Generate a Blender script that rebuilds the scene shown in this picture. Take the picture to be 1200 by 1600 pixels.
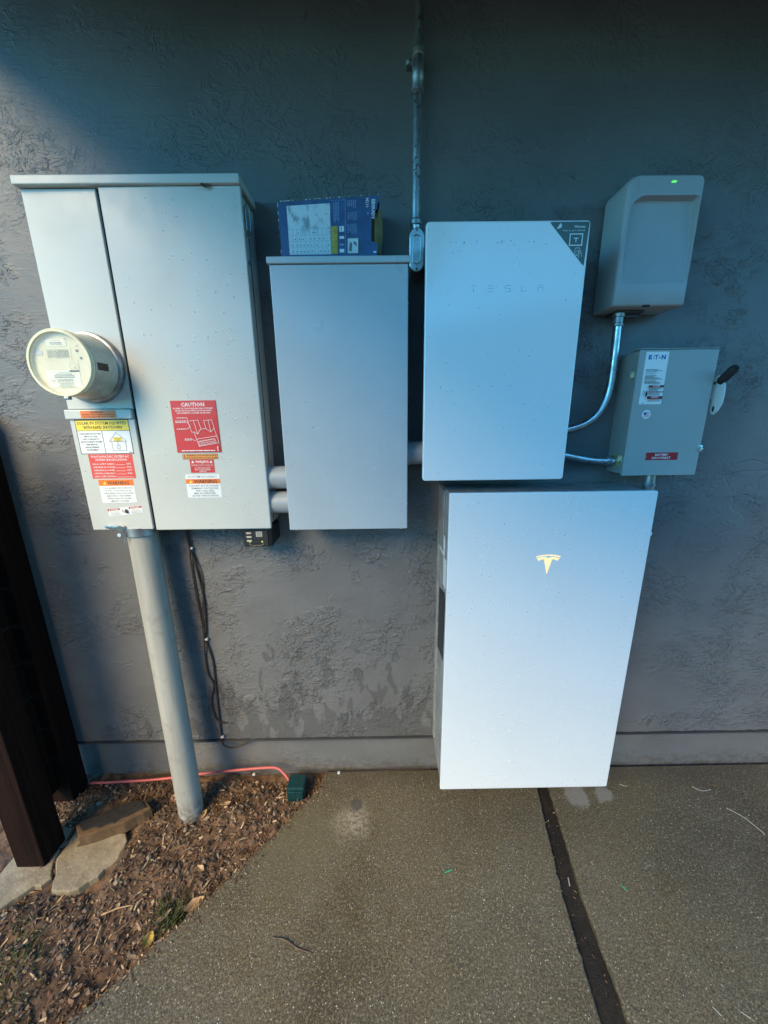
import bpy, bmesh, math, random
import numpy as np
from mathutils import Vector, Matrix
S = bpy.context.scene
for o in list(bpy.data.objects): bpy.data.objects.remove(o)
C = S.collection
rad = math.radians

# ------------------------------------------------------------------ camera
D_, H_, F_, PI_, YA_, RO_ = 1.2686, 1.4950, 582.41, 0.25356, 0.00635, -0.01197
f_ = Vector((math.sin(YA_)*math.cos(PI_), math.cos(YA_)*math.cos(PI_), -math.sin(PI_)))
r_ = Vector((math.cos(YA_), -math.sin(YA_), 0)); u_ = r_.cross(f_)
rr = math.cos(RO_)*r_ + math.sin(RO_)*u_; uu = -math.sin(RO_)*r_ + math.cos(RO_)*u_
cam = bpy.data.cameras.new('camera'); co = bpy.data.objects.new('camera', cam); C.objects.link(co)
M = Matrix((rr, uu, -f_)).transposed().to_4x4(); M.translation = (0, -D_, H_); co.matrix_world = M
cam.sensor_fit = 'VERTICAL'; cam.sensor_height = 24; cam.lens = F_/1600*24
cam.clip_start = 0.02; cam.clip_end = 500; S.camera = co

# ------------------------------------------------------------------ sky, sun, exposure
SUN_AZ, SUN_EL = 32, 37          # degrees left of the wall's normal, above the horizon
L_ = Vector((-math.sin(rad(SUN_AZ))*math.cos(rad(SUN_EL)), -math.cos(rad(SUN_AZ))*math.cos(rad(SUN_EL)), math.sin(rad(SUN_EL))))
W = bpy.data.worlds.new('World'); S.world = W; W.use_nodes = True
wt = W.node_tree; bg = wt.nodes['Background']; sky = wt.nodes.new('ShaderNodeTexSky')
sky.sky_type = 'NISHITA'; sky.sun_disc = False; sky.sun_elevation = rad(SUN_EL)
sky.sun_rotation = math.atan2(L_.x, L_.y); sky.altitude = 0; sky.air_density = 1.0; sky.dust_density = 0.0; sky.ozone_density = 7.0
tint = wt.nodes.new('ShaderNodeMix'); tint.data_type = 'RGBA'; tint.blend_type = 'MULTIPLY'; tint.inputs[0].default_value = 1
tint.inputs[7].default_value = (.45, 1.18, 1.24, 1)      # clear deep-blue sky
wt.links.new(sky.outputs[0], tint.inputs[6]); wt.links.new(tint.outputs[2], bg.inputs[0]); bg.inputs[1].default_value = 0.15
sl = bpy.data.lights.new('sun', 'SUN'); sl.energy = 1.85; sl.angle = rad(30); sl.color = (1, 0.73, 0.33)
so = bpy.data.objects.new('sun', sl); C.objects.link(so); so.rotation_euler = (-L_).to_track_quat('-Z', 'Y').to_euler()
vs = S.view_settings; vs.view_transform = 'Standard'; vs.look = 'None'; vs.gamma = 1; vs.exposure = 1.55

# ------------------------------------------------------------------ helpers
class NT:
    def __init__(s, name):
        s.m = bpy.data.materials.new(name); s.m.use_nodes = True; s.t = s.m.node_tree
        s.p = s.t.nodes['Principled BSDF']
    def n(s, ty, ins=None, **kw):
        nd = s.t.nodes.new('ShaderNode'+ty)
        for k, v in kw.items(): setattr(nd, k, v)
        for k, v in (ins or {}).items(): s.set(nd.inputs[k], v)
        return nd
    def set(s, sock, v):
        if isinstance(v, bpy.types.NodeSocket): s.t.links.new(v, sock)
        elif isinstance(v, bpy.types.Node): s.t.links.new(v.outputs[0], sock)
        else: sock.default_value = v
    def P(s, **kw):
        for k, v in kw.items(): s.set(s.p.inputs[k.replace('_', ' ')], v)
        return s
    def obj(s): return s.n('TexCoord').outputs['Object']
    def geo(s): return s.n('NewGeometry').outputs['Position']
    def noise(s, vec, scale, det=3, rough=.55, dist=0, out='Fac'):
        return s.n('TexNoise', {'Vector': vec, 'Scale': scale, 'Detail': det, 'Roughness': rough, 'Distortion': dist}).outputs[out]
    def ramp(s, v, a, b, lo=0., hi=1., mode='SMOOTHSTEP'):
        return s.n('MapRange', {0: v, 1: a, 2: b, 3: lo, 4: hi}, interpolation_type=mode, clamp=True).outputs[0]
    def math(s, op, a, b=0.): return s.n('Math', {0: a, 1: b}, operation=op).outputs[0]
    def mix(s, f, a, b, mode='MIX'):
        nd = s.t.nodes.new('ShaderNodeMix'); nd.data_type = 'RGBA'; nd.blend_type = mode
        s.set(nd.inputs[0], f)
        for i, v in ((6, a), (7, b)):
            s.set(nd.inputs[i], (*v, 1) if isinstance(v, tuple) and len(v) == 3 else v)
        return nd.outputs[2]
    def scale(s, vec, v): return s.n('VectorMath', {0: vec, 1: v}, operation='MULTIPLY').outputs[0]
    def bump(s, h, st=.5, dist=.002, nrm=None):
        i = {'Height': h, 'Strength': st, 'Distance': dist}
        if nrm is not None: i['Normal'] = nrm
        return s.n('Bump', i).outputs[0]
    def near(s, x, y, z, r0, r1, wob=0.):
        p = s.geo(); d = s.n('VectorMath', {0: p, 1: (x, y, z)}, operation='DISTANCE').outputs['Value']
        if wob: d = s.math('ADD', d, s.math('MULTIPLY', s.math('SUBTRACT', s.noise(p, 18, 4, .65), .5), wob))
        return s.ramp(d, r0, r1, 1, 0)

def plain(name, col, rough=.5, metal=0., var=.06, vs=9., bump=0., bs=300., **kw):
    m = NT(name); p = m.obj()
    n = m.noise(p, vs, 4, .6)
    c2 = tuple(min(1, c*(1+var)) for c in col); c1 = tuple(c*(1-var*1.6) for c in col)
    m.P(Base_Color=m.mix(m.ramp(n, .3, .7), c1, c2), Metallic=metal)
    m.P(Roughness=m.ramp(m.noise(p, vs*2.7, 3), .3, .7, max(0, rough-.06), min(1, rough+.08)))
    if bump: m.P(Normal=m.bump(m.noise(p, bs, 2), bump, .001))
    for k, v in kw.items(): m.P(**{k: v})
    return m.m

class MB:
    def __init__(s): s.v = []; s.f = []; s.sm = []
    def add(s, v, f, smooth=False):
        o = len(s.v); s.v += [tuple(p) for p in v]; s.f += [tuple(i+o for i in q) for q in f]; s.sm += [smooth]*len(f)
        return s
    def bm(s, b, smooth=False):
        b.verts.index_update(); s.add([v.co[:] for v in b.verts], [[v.index for v in f.verts] for f in b.faces], smooth); b.free(); return s
    def box(s, x0, x1, y0, y1, z0, z1, bev=.002, seg=2):
        b = bmesh.new(); bmesh.ops.create_cube(b, size=1)
        for v in b.verts: v.co = ((x0+x1)/2+v.co.x*(x1-x0), (y0+y1)/2+v.co.y*(y1-y0), (z0+z1)/2+v.co.z*(z1-z0))
        if bev: bmesh.ops.bevel(b, geom=b.edges[:], offset=min(bev, .45*min(abs(x1-x0), abs(y1-y0), abs(z1-z0))), segments=seg, affect='EDGES', profile=.5)
        return s.bm(b)
    def tube(s, pts, r, seg=16, cap=True):
        pts = [Vector(p) for p in pts]; n = len(pts); rs = r if isinstance(r, (list, tuple)) else [r]*n
        t0 = (pts[1]-pts[0]).normalized(); a = t0.orthogonal().normalized(); v = []
        for i, p in enumerate(pts):
            t = (pts[min(i+1, n-1)]-pts[max(i-1, 0)]).normalized(); a = (a-t*a.dot(t)).normalized(); b = t.cross(a)
            for k in range(seg):
                w = 2*math.pi*k/seg; v.append(p+rs[i]*(math.cos(w)*a+math.sin(w)*b))
        f = [(i*seg+k, i*seg+(k+1) % seg, (i+1)*seg+(k+1) % seg, (i+1)*seg+k) for i in range(n-1) for k in range(seg)]
        s.add(v, f, True)
        if cap:
            s.add(v[:seg][::-1], [tuple(range(seg))]); s.add(v[-seg:], [tuple(range(seg))])
        return s
    def lathe(s, o, ax, prof, seg=32, smooth=True):   # prof: (distance along axis, radius)
        o = Vector(o); ax = Vector(ax).normalized(); a = ax.orthogonal().normalized(); b = ax.cross(a); v = []
        for h, r in prof:
            for k in range(seg):
                w = 2*math.pi*k/seg; v.append(o+ax*h+r*(math.cos(w)*a+math.sin(w)*b))
        f = [(i*seg+k, i*seg+(k+1) % seg, (i+1)*seg+(k+1) % seg, (i+1)*seg+k) for i in range(len(prof)-1) for k in range(seg)]
        if prof[0][1] > 1e-6: f.append(tuple(range(seg))[::-1])
        if prof[-1][1] > 1e-6: f.append(tuple(range((len(prof)-1)*seg, len(prof)*seg)))
        return s.add(v, f, smooth)
    def prism(s, poly, fr, h0, h1, bev=0.):          # polygon (u,v) in frame, extruded h0..h1 along its normal
        b = bmesh.new(); n = len(poly)
        lo = [b.verts.new(fr(u, v, h0)) for u, v in poly]; hi = [b.verts.new(fr(u, v, h1)) for u, v in poly]
        b.faces.new(lo[::-1]); top = b.faces.new(hi)
        for i in range(n): b.faces.new((lo[i], lo[(i+1) % n], hi[(i+1) % n], hi[i]))
        bmesh.ops.recalc_face_normals(b, faces=b.faces[:])
        if bev: bmesh.ops.bevel(b, geom=list(top.edges), offset=bev, segments=2, affect='EDGES', profile=.5)
        return s.bm(b)
    def build(s, name, mat, parent=None, smooth=None, kind=None, auto=True):
        org = Vector((0, 0, 0)); q = parent
        while q is not None: org += q.location; q = q.parent
        me = bpy.data.meshes.new(name); me.from_pydata([(Vector(p)-org)[:] for p in s.v], [], s.f)
        b = bmesh.new(); b.from_mesh(me); bmesh.ops.recalc_face_normals(b, faces=b.faces[:]) if auto else None
        b.to_mesh(me); b.free()
        me.polygons.foreach_set('use_smooth', s.sm if smooth is None else [smooth]*len(s.f))
        if any(s.sm) or smooth: me.set_sharp_from_angle(angle=rad(40))
        o = bpy.data.objects.new(name, me); C.objects.link(o); me.materials.append(mat)
        if parent is not None: o.parent = parent
        if kind: o['kind'] = kind
        return o

def thing(name, loc, label, cat, group=None):
    o = bpy.data.objects.new(name, None); o.empty_display_size = .05; o.location = loc; C.objects.link(o)
    o['label'] = label; o['category'] = cat
    if group: o['group'] = group
    return o
def tag(o, label, cat, group=None):
    o['label'] = label; o['category'] = cat
    if group: o['group'] = group
    return o
def recenter(o):    # origin of a one-mesh thing at its own base
    me = o.data; vs_ = [v.co for v in me.vertices]
    c = Vector((sum(v.x for v in vs_)/len(vs_), sum(v.y for v in vs_)/len(vs_), min(v.z for v in vs_)))
    me.transform(Matrix.Translation(-c)); o.location = c; return o
def wallfr(x0, z0, d):       # frame on a plane facing the camera (-y): u right, v up, h outwards
    return lambda u, v, h=0: Vector((x0+u, -d-h, z0+v))
def flatfr(z): return lambda u, v, h=0: Vector((u, v, z+h))
def rrect(x0, x1, z0, z1, r, seg=5):
    p = []
    for cx, cz, a0 in ((x1-r, z1-r, 0), (x0+r, z1-r, 90), (x0+r, z0+r, 180), (x1-r, z0+r, 270)):
        for k in range(seg+1):
            a = rad(a0+90*k/seg); p.append((cx+r*math.cos(a), cz+r*math.sin(a)))
    return p
def bez(pts, n=8):           # Catmull-Rom through the points
    P = [Vector(p) for p in pts]; P = [2*P[0]-P[1]]+P+[2*P[-1]-P[-2]]; out = []
    for i in range(1, len(P)-2):
        for k in range(n):
            t = k/n; a, b, c, d = P[i-1:i+3]
            out.append(.5*((2*b)+(c-a)*t+(2*a-5*b+4*c-d)*t*t+(3*b-a-3*c+d)*t**3))
    return out+[P[-2]]
_tc = {}
def text(body, bold=0.):
    k = (body, bold)
    if k not in _tc:
        cu = bpy.data.curves.new('t', 'FONT'); cu.body = body; cu.resolution_u = 1; cu.offset = bold
        o = bpy.data.objects.new('t', cu); C.objects.link(o)
        dg = bpy.context.evaluated_depsgraph_get(); me = bpy.data.meshes.new_from_object(o.evaluated_get(dg))
        v = np.array([q.co[:2] for q in me.vertices]); f = [tuple(q.vertices) for q in me.polygons]
        bpy.data.objects.remove(o); bpy.data.curves.remove(cu); bpy.data.meshes.remove(me)
        v[:, 0] -= v[:, 0].min(); _tc[k] = (v, f)
    return _tc[k]

# label: fr(u, v, h) frame with u right, v up (metres); items use fractions, v measured DOWN from the top
def label(parent, name, fr, w, h, mat, items, r=0., lab=None, th=.0004):
    poly = rrect(0, w, 0, h, r, 4) if r else [(0, 0), (w, 0), (w, h), (0, h)]
    base = MB().prism(poly, fr, 0.0001, th).build(name, mat, parent)
    if lab: base['label'] = lab
    g = {}; lay = th
    for it in items:
        k, m = it[0], it[1]; lay += .00006
        nm = {'r': 'printed_band', 't': 'lettering', 'l': 'printed_drawing', 'p': 'printed_symbol'}[k]
        mb = g.setdefault((nm, m.name), (MB(), m))[0]
        P = lambda u, v: fr(u*w, h-v*h, lay)
        if k == 'r':
            u0, v0, u1, v1 = it[2:6]; mb.add([P(u0, v1), P(u1, v1), P(u1, v0), P(u0, v0)], [(0, 1, 2, 3)])
        elif k == 'p':
            mb.add([P(*q) for q in it[2]], [tuple(range(len(it[2])))])
        elif k == 't':
            body, u, v, th_, wd = it[2:7]; bold = it[7] if len(it) > 7 else .0
            tv, tf = text(body, bold); W_ = tv[:, 0].max(); sx = wd*w/W_; sy = th_*h/.70
            mb.add([fr(u*w-wd*w/2+q[0]*sx, h-v*h+(q[1]-.35)*sy, lay) for q in tv], tf)
        elif k == 'l':
            pts, t = it[2], it[3]
            for a, b in zip(pts, pts[1:]):
                A = Vector((a[0]*w, h-a[1]*h)); B = Vector((b[0]*w, h-b[1]*h)); dv = (B-A)
                if dv.length < 1e-6: continue
                dv.normalize(); nn = Vector((-dv.y, dv.x))*t/2; A -= dv*t/2; B += dv*t/2; lay += .000002
                mb.add([fr(*(q), lay) for q in (A-nn, B-nn, B+nn, A+nn)], [(0, 1, 2, 3)])
    for (nm, _), (mb, m) in g.items(): mb.build(nm, m, base, auto=False, kind='stuff' if len(mb.f) > 1 else None)
    return base

def drops(parent, x0, x1, z0, z1, d, n, seed, r0=.0007, r1=.0022, bias=None):
    rnd = random.Random(seed); mb = MB(); k = 0; tries = 0
    while k < n and tries < n*40:
        tries += 1
        x = rnd.uniform(x0, x1); z = rnd.uniform(z0, z1)
        if bias and rnd.random() > bias(x, z): continue
        r = r0+(r1-r0)*rnd.random()**2.5; st = rnd.uniform(1, 1.5); v = []; N = 7
        for fr_, hh in ((1, 0), (.88, .38), (.5, .62)):
            for q in range(N):
                a = 2*math.pi*q/N; v.append((x+fr_*r*math.cos(a), -d-hh*r, z+fr_*r*st*math.sin(a)))
        v.append((x, -d-.7*r, z-.1*r)); f = []
        for i in range(2):
            for q in range(N): f.append((i*N+q, i*N+(q+1) % N, (i+1)*N+(q+1) % N, (i+1)*N+q))
        for q in range(N): f.append((2*N+q, 2*N+(q+1) % N, 3*N))
        mb.add(v, f, True); k += 1
    return mb.build('rain_drops', MAT['water'], parent, kind='stuff')
def screw(parent, p, ax, r, mat, name='screw'):
    mb = MB().lathe(p, ax, [(0, r), (.4*r, r*.96), (.6*r, r*.7), (.62*r, 0)], 14)
    o = mb.build(name, mat, parent); return o

# ------------------------------------------------------------------ materials
MAT = {}
def stucco(name, col, rough, plinth=False):
    m = NT(name); p = m.geo()
    q = m.scale(p, (1, 1, 1.25))
    patch = m.ramp(m.math('ADD', m.noise(q, 2.6, 3, .6, .3), m.math('MULTIPLY', m.math('SUBTRACT', m.noise(q, 11, 2), .5), .35)), .44, .60)
    patch = m.math('MULTIPLY', patch, m.ramp(m.n('SeparateXYZ', {0: p}).outputs[2], 1.9, 2.4, 1, .3))
    warp = m.n('VectorMath', {0: q, 1: m.scale(m.noise(q, 6, 2, .5, out='Color'), (.16, .1, .07))}, operation='ADD').outputs[0]
    l1 = m.ramp(m.noise(warp, 34, 3, .6, .25), .50, .575); l2 = m.ramp(m.noise(warp, 74, 3, .6, .2), .52, .60)
    lump = m.math('ADD', l1, m.math('MULTIPLY', l2, .6))
    fine = m.noise(q, 150, 4, .7); big = m.noise(q, 4.5, 3)
    cr = m.n('TexVoronoi', {'Vector': warp, 'Scale': 3.1, 'Randomness': 1.}, feature='DISTANCE_TO_EDGE').outputs[0]
    crack = m.math('MULTIPLY', m.ramp(cr, 0, .010, 1, 0), m.ramp(m.noise(q, 1.7, 2), .60, .66))
    drag = m.ramp(m.noise(m.scale(q, (3, 1, 24)), 4, 3, .6), .56, .72)
    hgt = m.math('ADD', m.math('MULTIPLY', lump, m.math('ADD', m.math('MULTIPLY', patch, .95), .04)), m.math('MULTIPLY', fine, .17))
    hgt = m.math('ADD', hgt, m.math('ADD', m.math('MULTIPLY', big, 1.6), m.math('MULTIPLY', drag, .14))); hgt = m.math('SUBTRACT', hgt, m.math('MULTIPLY', crack, .6))
    v = m.ramp(m.noise(q, 3.3, 5, .65), .3, .7); c = m.mix(v, tuple(x*.88 for x in col), tuple(x*1.1 for x in col))
    sp = m.ramp(m.noise(q, 95, 2, .5), .71, .76); c = m.mix(m.math('MULTIPLY', sp, .35), c, (.5, .5, .5))
    sepz = m.n('SeparateXYZ', {0: p}).outputs
    # wet splashes low on the wall, running in slanted streaks
    sl_ = m.n('Mapping', {'Vector': p, 'Rotation': (0, rad(-28), 0), 'Scale': (1.9, 1, .8)}).outputs[0]
    wn = m.noise(sl_, 9.5, 4, .62, .35)
    low = m.math('MULTIPLY', m.ramp(sepz[2], .18, .78, 1, 0, 'LINEAR'), m.ramp(m.math('ABSOLUTE', m.math('ADD', sepz[0], .2)), .42, .95, 1, .25))
    wet = m.ramp(m.math('ADD', wn, m.math('MULTIPLY', low, .31)), .70, .725)
    if not plinth: c = m.mix(m.math('MULTIPLY', wet, .42), c, tuple(x*.35 for x in col))
    else:
        dirt = m.math('MULTIPLY', m.ramp(sepz[2], 0., .09, 1, 0), m.ramp(m.noise(q, 24, 5, .7), .42, .62)); c = m.mix(m.math('MULTIPLY', dirt, .7), c, (.10, .085, .065))
    m.P(Base_Color=c, Roughness=m.math('SUBTRACT', m.ramp(fine, .3, .7, rough-.05, rough+.1), m.math('MULTIPLY', wet, 0 if plinth else .12)),
        Normal=m.bump(hgt, 1. if not plinth else .4, .0030), Specular_IOR_Level=.42)
    return m.m
MAT['stucco'] = stucco('grey_stucco', (.150, .149, .151), .46)
MAT['plinth'] = stucco('grey_plinth', (.155, .155, .158), .55, True)
MAT['soffit'] = plain('soffit_paint_and_ledge_shade', (.055, .056, .06), .6)
def metal_paint(name, col, rough=.34, dirt=.25):
    m = NT(name); p = m.geo()
    n = m.noise(p, 3.2, 4, .6); c = m.mix(m.ramp(n, .3, .7), tuple(x*.95 for x in col), tuple(x*1.03 for x in col))
    st = m.noise(m.scale(p, (26, 26, 1.2)), 1, 4, .6); stv = m.math('MULTIPLY', m.ramp(st, .56, .72), m.ramp(m.noise(p, 4, 2), .45, .65))
    c = m.mix(m.math('MULTIPLY', stv, dirt), c, tuple(x*.72 for x in col))
    sp = m.math('MULTIPLY', m.ramp(m.noise(p, 150, 2, .5), .74, .78), m.ramp(m.noise(p, 5, 2), .5, .62)); c = m.mix(m.math('MULTIPLY', sp, .22), c, (.2, .19, .17))
    m.P(Base_Color=c, Roughness=m.ramp(m.noise(p, 6, 5, .65), .3, .7, rough-.07, rough+.12), Coat_Weight=.12, Coat_Roughness=.25,
        Normal=m.bump(m.math('ADD', m.noise(p, 420, 2), m.math('MULTIPLY', m.noise(p, 2.2, 2), 9.)), .10, .0006))
    return m.m
MAT['panel'] = metal_paint('grey_enamel', (.56, .57, .54))
MAT['panel_b'] = metal_paint('blue_grey_enamel', (.45, .50, .53), .33, .12)
MAT['panel_c'] = metal_paint('switch_grey_enamel', (.35, .375, .365), .38, .12)
MAT['gap'] = plain('dark_gap', (.02, .022, .025), .8)
MAT['steel'] = plain('zinc_steel', (.62, .64, .65), .32, 1., .12, 30, .15, 200)
MAT['steel_dull'] = plain('dull_galvanised', (.40, .41, .42), .45, .9, .2, 25, .2, 150)
MAT['cast'] = plain('cast_aluminium', (.66, .68, .69), .38, 1., .07, 30, .25, 260)
MAT['pvc'] = plain('grey_pvc', (.36, .385, .41), .38, 0, .07, 12)
def pvc_old():
    m = NT('weathered_grey_pvc'); p = m.geo()
    st = m.noise(m.scale(p, (20, 20, 1.5)), 1, 5, .65); c = m.mix(m.ramp(st, .35, .7), (.33, .315, .28), (.44, .42, .37))
    c = m.mix(m.math('MULTIPLY', m.ramp(m.noise(p, 14, 5, .7), .52, .7), .55), c, (.27, .235, .19))
    z = m.n('SeparateXYZ', {0: p}).outputs[2]
    c = m.mix(m.math('MULTIPLY', m.ramp(z, -.02, .1, 1, 0), m.ramp(m.noise(p, 40, 4), .35, .6)), c, (.14, .11, .08))
    m.P(Base_Color=c, Roughness=.5, Normal=m.bump(m.noise(p, 120, 3), .12, .001)); return m.m
MAT['pvc_old'] = pvc_old()
def white_panel(name, col, rough, specks):
    m = NT(name); p = m.geo()
    c = m.mix(m.ramp(m.noise(p, 2.5, 3), .35, .65), tuple(x*.975 for x in col), col)
    band = m.ramp(m.noise(p, 3, 3), .45, .6)
    sp = m.math('MULTIPLY', m.ramp(m.noise(p, 170, 2, .5), .73, .78), band)
    c = m.mix(m.math('MULTIPLY', sp, specks), c, (.16, .17, .18))
    m.P(Base_Color=c, Roughness=rough, Coat_Weight=.6, Coat_Roughness=.12, Specular_IOR_Level=.5); return m.m
MAT['white'] = white_panel('white_glass_panel', (.82, .835, .84), .30, .15)
MAT['gwhite'] = white_panel('white_enclosure_paint', (.80, .83, .85), .26, .75)
MAT['edge'] = plain('pale_trim', (.72, .74, .75), .4)
MAT['casing'] = plain('warm_grey_casing', (.27, .262, .25), .55, 0, .15, 25, .3, 250)
MAT['casing_d'] = plain('dark_grey_casing', (.07, .075, .08), .6, 0, .1, 25)
MAT['black'] = plain('black_plastic', (.012, .012, .014), .38)
MAT['rubber'] = plain('black_rubber', (.018, .018, .02), .6)
MAT['pvs'] = plain('blue_grey_plastic', (.36, .385, .40), .42, 0, .03, 8, .12, 500)
MAT['pvs_mark'] = plain('embossed_mark', (.40, .425, .44), .35)
MAT['cream'] = plain('aged_cream_plate', (.74, .69, .50), .45, 0, .05, 20)
MAT['plate'] = plain('pale_cream_plate', (.80, .79, .68), .45, 0, .03, 20)
MAT['tan'] = plain('aged_meter_shell', (.50, .475, .40), .3, 0, .14, 14)
MAT['lcd'] = plain('lcd_glass', (.43, .40, .24), .25, 0, .15, 40)
MAT['lcd_d'] = plain('lcd_digits', (.17, .15, .08), .4)
MAT['ink'] = plain('black_ink', (.025, .025, .028), .5)
MAT['ink_g'] = plain('grey_ink', (.17, .17, .17), .5)
MAT['ink_l'] = plain('faded_ink', (.47, .45, .37), .5)
MAT['wht'] = plain('white_vinyl', (.82, .83, .83), .35, 0, .02)
MAT['red'] = plain('red_vinyl', (.62, .045, .045), .35, 0, .03)
MAT['red2'] = plain('orange_red_vinyl', (.72, .085, .065), .35, 0, .03)
MAT['dred'] = plain('dark_red_vinyl', (.42, .02, .03), .35, 0, .03)
MAT['org'] = plain('orange_vinyl', (.85, .20, .03), .4, 0, .04)
MAT['org2'] = plain('pale_orange_vinyl', (.80, .32, .07), .4, 0, .05)
MAT['yel'] = plain('yellow_vinyl', (.86, .66, .07), .4, 0, .03)
MAT['blue_ink'] = plain('blue_ink', (.01, .07, .42), .4)
MAT['silver'] = plain('silver_letters', (.50, .54, .57), .3, .4, .03)
MAT['teal'] = plain('slate_green_vinyl', (.075, .12, .11), .4, 0, .03)
MAT['pale_ink'] = plain('pale_ink', (.70, .76, .76), .4)
MAT['brown_wire'] = plain('brown_cable', (.045, .026, .018), .5)
MAT['pink_cord'] = plain('faded_red_cord', (.62, .13, .12), .5, 0, .1)
MAT['green_plastic'] = plain('dark_green_plastic', (.006, .040, .042), .35, 0, .15, 30)
MAT['green_bit'] = plain('green_insulation', (.04, .36, .19), .4)
MAT['white_bit'] = plain('white_insulation', (.36, .34, .30), .5)
MAT['clip'] = plain('clear_clip', (.55, .56, .57), .35)
MAT['zincyel'] = plain('yellow_ring', (.62, .60, .06), .4)
def emis(name, col, st):
    m = NT(name); m.P(Base_Color=(*[c*.3 for c in col], 1), Roughness=.4, Emission_Color=(*col, 1), Emission_Strength=st); return m.m
MAT['lit'] = emis('lit_emblem', (1, .80, .42), .36)
MAT['led'] = emis('green_led', (.12, .9, .14), .42)
MAT['led_y'] = emis('yellow_green_led', (.55, .9, .08), .3)
def clear(name, ior, rough=0.):
    m = NT(name); m.P(Base_Color=(1, 1, 1, 1), Roughness=rough, IOR=ior, Transmission_Weight=1.); return m.m
MAT['water'] = NT('rain_water').P(Base_Color=(.92, .95, .97, 1), Roughness=.03, IOR=1.5, Alpha=.30, Specular_IOR_Level=1.).m; MAT['glass'] = NT('clear_polycarbonate').P(Base_Color=(.9, .92, .9, 1), Roughness=.12, Alpha=.10).m
def fencewood():
    m = NT('dark_stained_wood'); p = m.geo()
    g = m.noise(m.scale(p, (60, 60, 2.2)), 1, 5, .65, .4); c = m.mix(m.ramp(g, .3, .7), (.006, .0024, .0016), (.018, .007, .0045))
    m.P(Base_Color=c, Roughness=.8, Specular_IOR_Level=.12, Normal=m.bump(g, .35, .002)); return m.m
MAT['fence'] = fencewood()
def concrete():
    m = NT('damp_concrete'); p = m.geo()
    big = m.ramp(m.noise(p, 1.7, 5, .6), .32, .68); c = m.mix(big, (.092, .071, .038), (.178, .140, .078))
    mid = m.ramp(m.noise(p, 13, 5, .68), .35, .72); c = m.mix(m.math('MULTIPLY', mid, .45), c, (.18, .158, .115))
    drk = m.ramp(m.noise(p, 7, 6, .7, .5), .57, .70); c = m.mix(m.math('MULTIPLY', drk, .45), c, (.062, .052, .042))
    fine = m.noise(p, 260, 3, .7); c = m.mix(m.ramp(fine, .42, .58, 0, .72), c, (.030, .024, .015)); gr = m.noise(p, 150, 4, .75); c = m.mix(m.ramp(gr, .5, .63, 0, .75), c, (.27, .22, .13)); gd = m.noise(p, 70, 3, .7); c = m.mix(m.ramp(gd, .56, .68, 0, .5), c, (.028, .022, .015))
    def agg(sc, th, seed):
        vo = m.n('TexVoronoi', {'Vector': m.n('VectorMath', {0: p, 1: (seed, seed, 0)}, operation='ADD').outputs[0], 'Scale': sc, 'Randomness': 1.})
        rn = m.n('SeparateColor', {0: vo.outputs['Color']}).outputs
        return m.math('MULTIPLY', m.ramp(vo.outputs['Distance'], .16, .34, 1, 0), m.math('GREATER_THAN', rn[0], th)), rn[1]
    a1, r1 = agg(170, .78, 1.3); c = m.mix(m.math('MULTIPLY', a1, m.ramp(r1, .2, 1, .1, 1.)), c, (.58, .53, .42))
    a2, r2 = agg(120, .82, 5.1); c = m.mix(m.math('MULTIPLY', a2, m.ramp(r2, 0, 1, .2, .8)), c, (.36, .31, .23))
    a3, r3 = agg(150, .86, 9.7); c = m.mix(m.math('MULTIPLY', a3, .75), c, (.03, .025, .02))
    pw = m.math('MULTIPLY', m.near(-.128, -.185, 0, .02, .095, .11), m.ramp(m.noise(p, 75, 4, .65), .38, .58, .15, 1)); c = m.mix(m.math('MULTIPLY', pw, .7), c, (.38, .33, .24))
    pd = m.near(-.12, -.125, 0, .015, .035, .05); c = m.mix(m.math('MULTIPLY', pd, .75), c, (.06, .055, .05))
    pg = m.math('MAXIMUM', m.near(.77, -.10, 0, .03, .06, .16), m.near(.885, -.105, 0, .025, .042, .09)); c = m.mix(m.math('MULTIPLY', pg, .6), c, (.33, .31, .27))
    z = m.n('SeparateXYZ', {0: p}).outputs
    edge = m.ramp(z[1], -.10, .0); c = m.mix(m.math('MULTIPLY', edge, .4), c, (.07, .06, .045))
    moss = m.math('MULTIPLY', m.near(-.33, -.25, 0, .05, .25, .2), .4); c = m.mix(moss, c, (.15, .135, .075))
    h = m.math('ADD', m.math('MULTIPLY', fine, .8), m.math('SUBTRACT', m.math('ADD', m.math('MULTIPLY', a1, .5), m.math('MULTIPLY', m.noise(p, 40, 4, .7), 2.)), m.math('MULTIPLY', a3, .9)))
    m.P(Base_Color=c, Roughness=m.ramp(m.noise(p, 2.5, 5, .65), .35, .65, .34, .70), Normal=m.bump(h, .7, .0014)); return m.m
MAT['concrete'] = concrete()
def soilm(name, a, b, c3, sc=1.):
    m = NT(name); p = m.geo()
    n = m.noise(p, 45*sc, 6, .72); c = m.mix(m.ramp(n, .3, .7), a, b); c = m.mix(m.ramp(m.noise(p, 170*sc, 3, .6), .58, .72, 0, .6), c, c3)
    c = m.mix(m.ramp(m.noise(p, 4*sc, 4), .45, .65, 0, .5), c, tuple(x*.55 for x in a))
    m.P(Base_Color=c, Roughness=.85, Normal=m.bump(m.math('ADD', n, m.math('MULTIPLY', m.noise(p, 160*sc, 4, .7), .5)), .8, .006)); return m.m
MAT['soil'] = soilm('damp_soil', (.088, .048, .025), (.205, .116, .062), (.32, .21, .12))
MAT['dirt'] = soilm('joint_dirt', (.010, .008, .006), (.030, .023, .017), (.09, .07, .055), 1.5)
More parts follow.
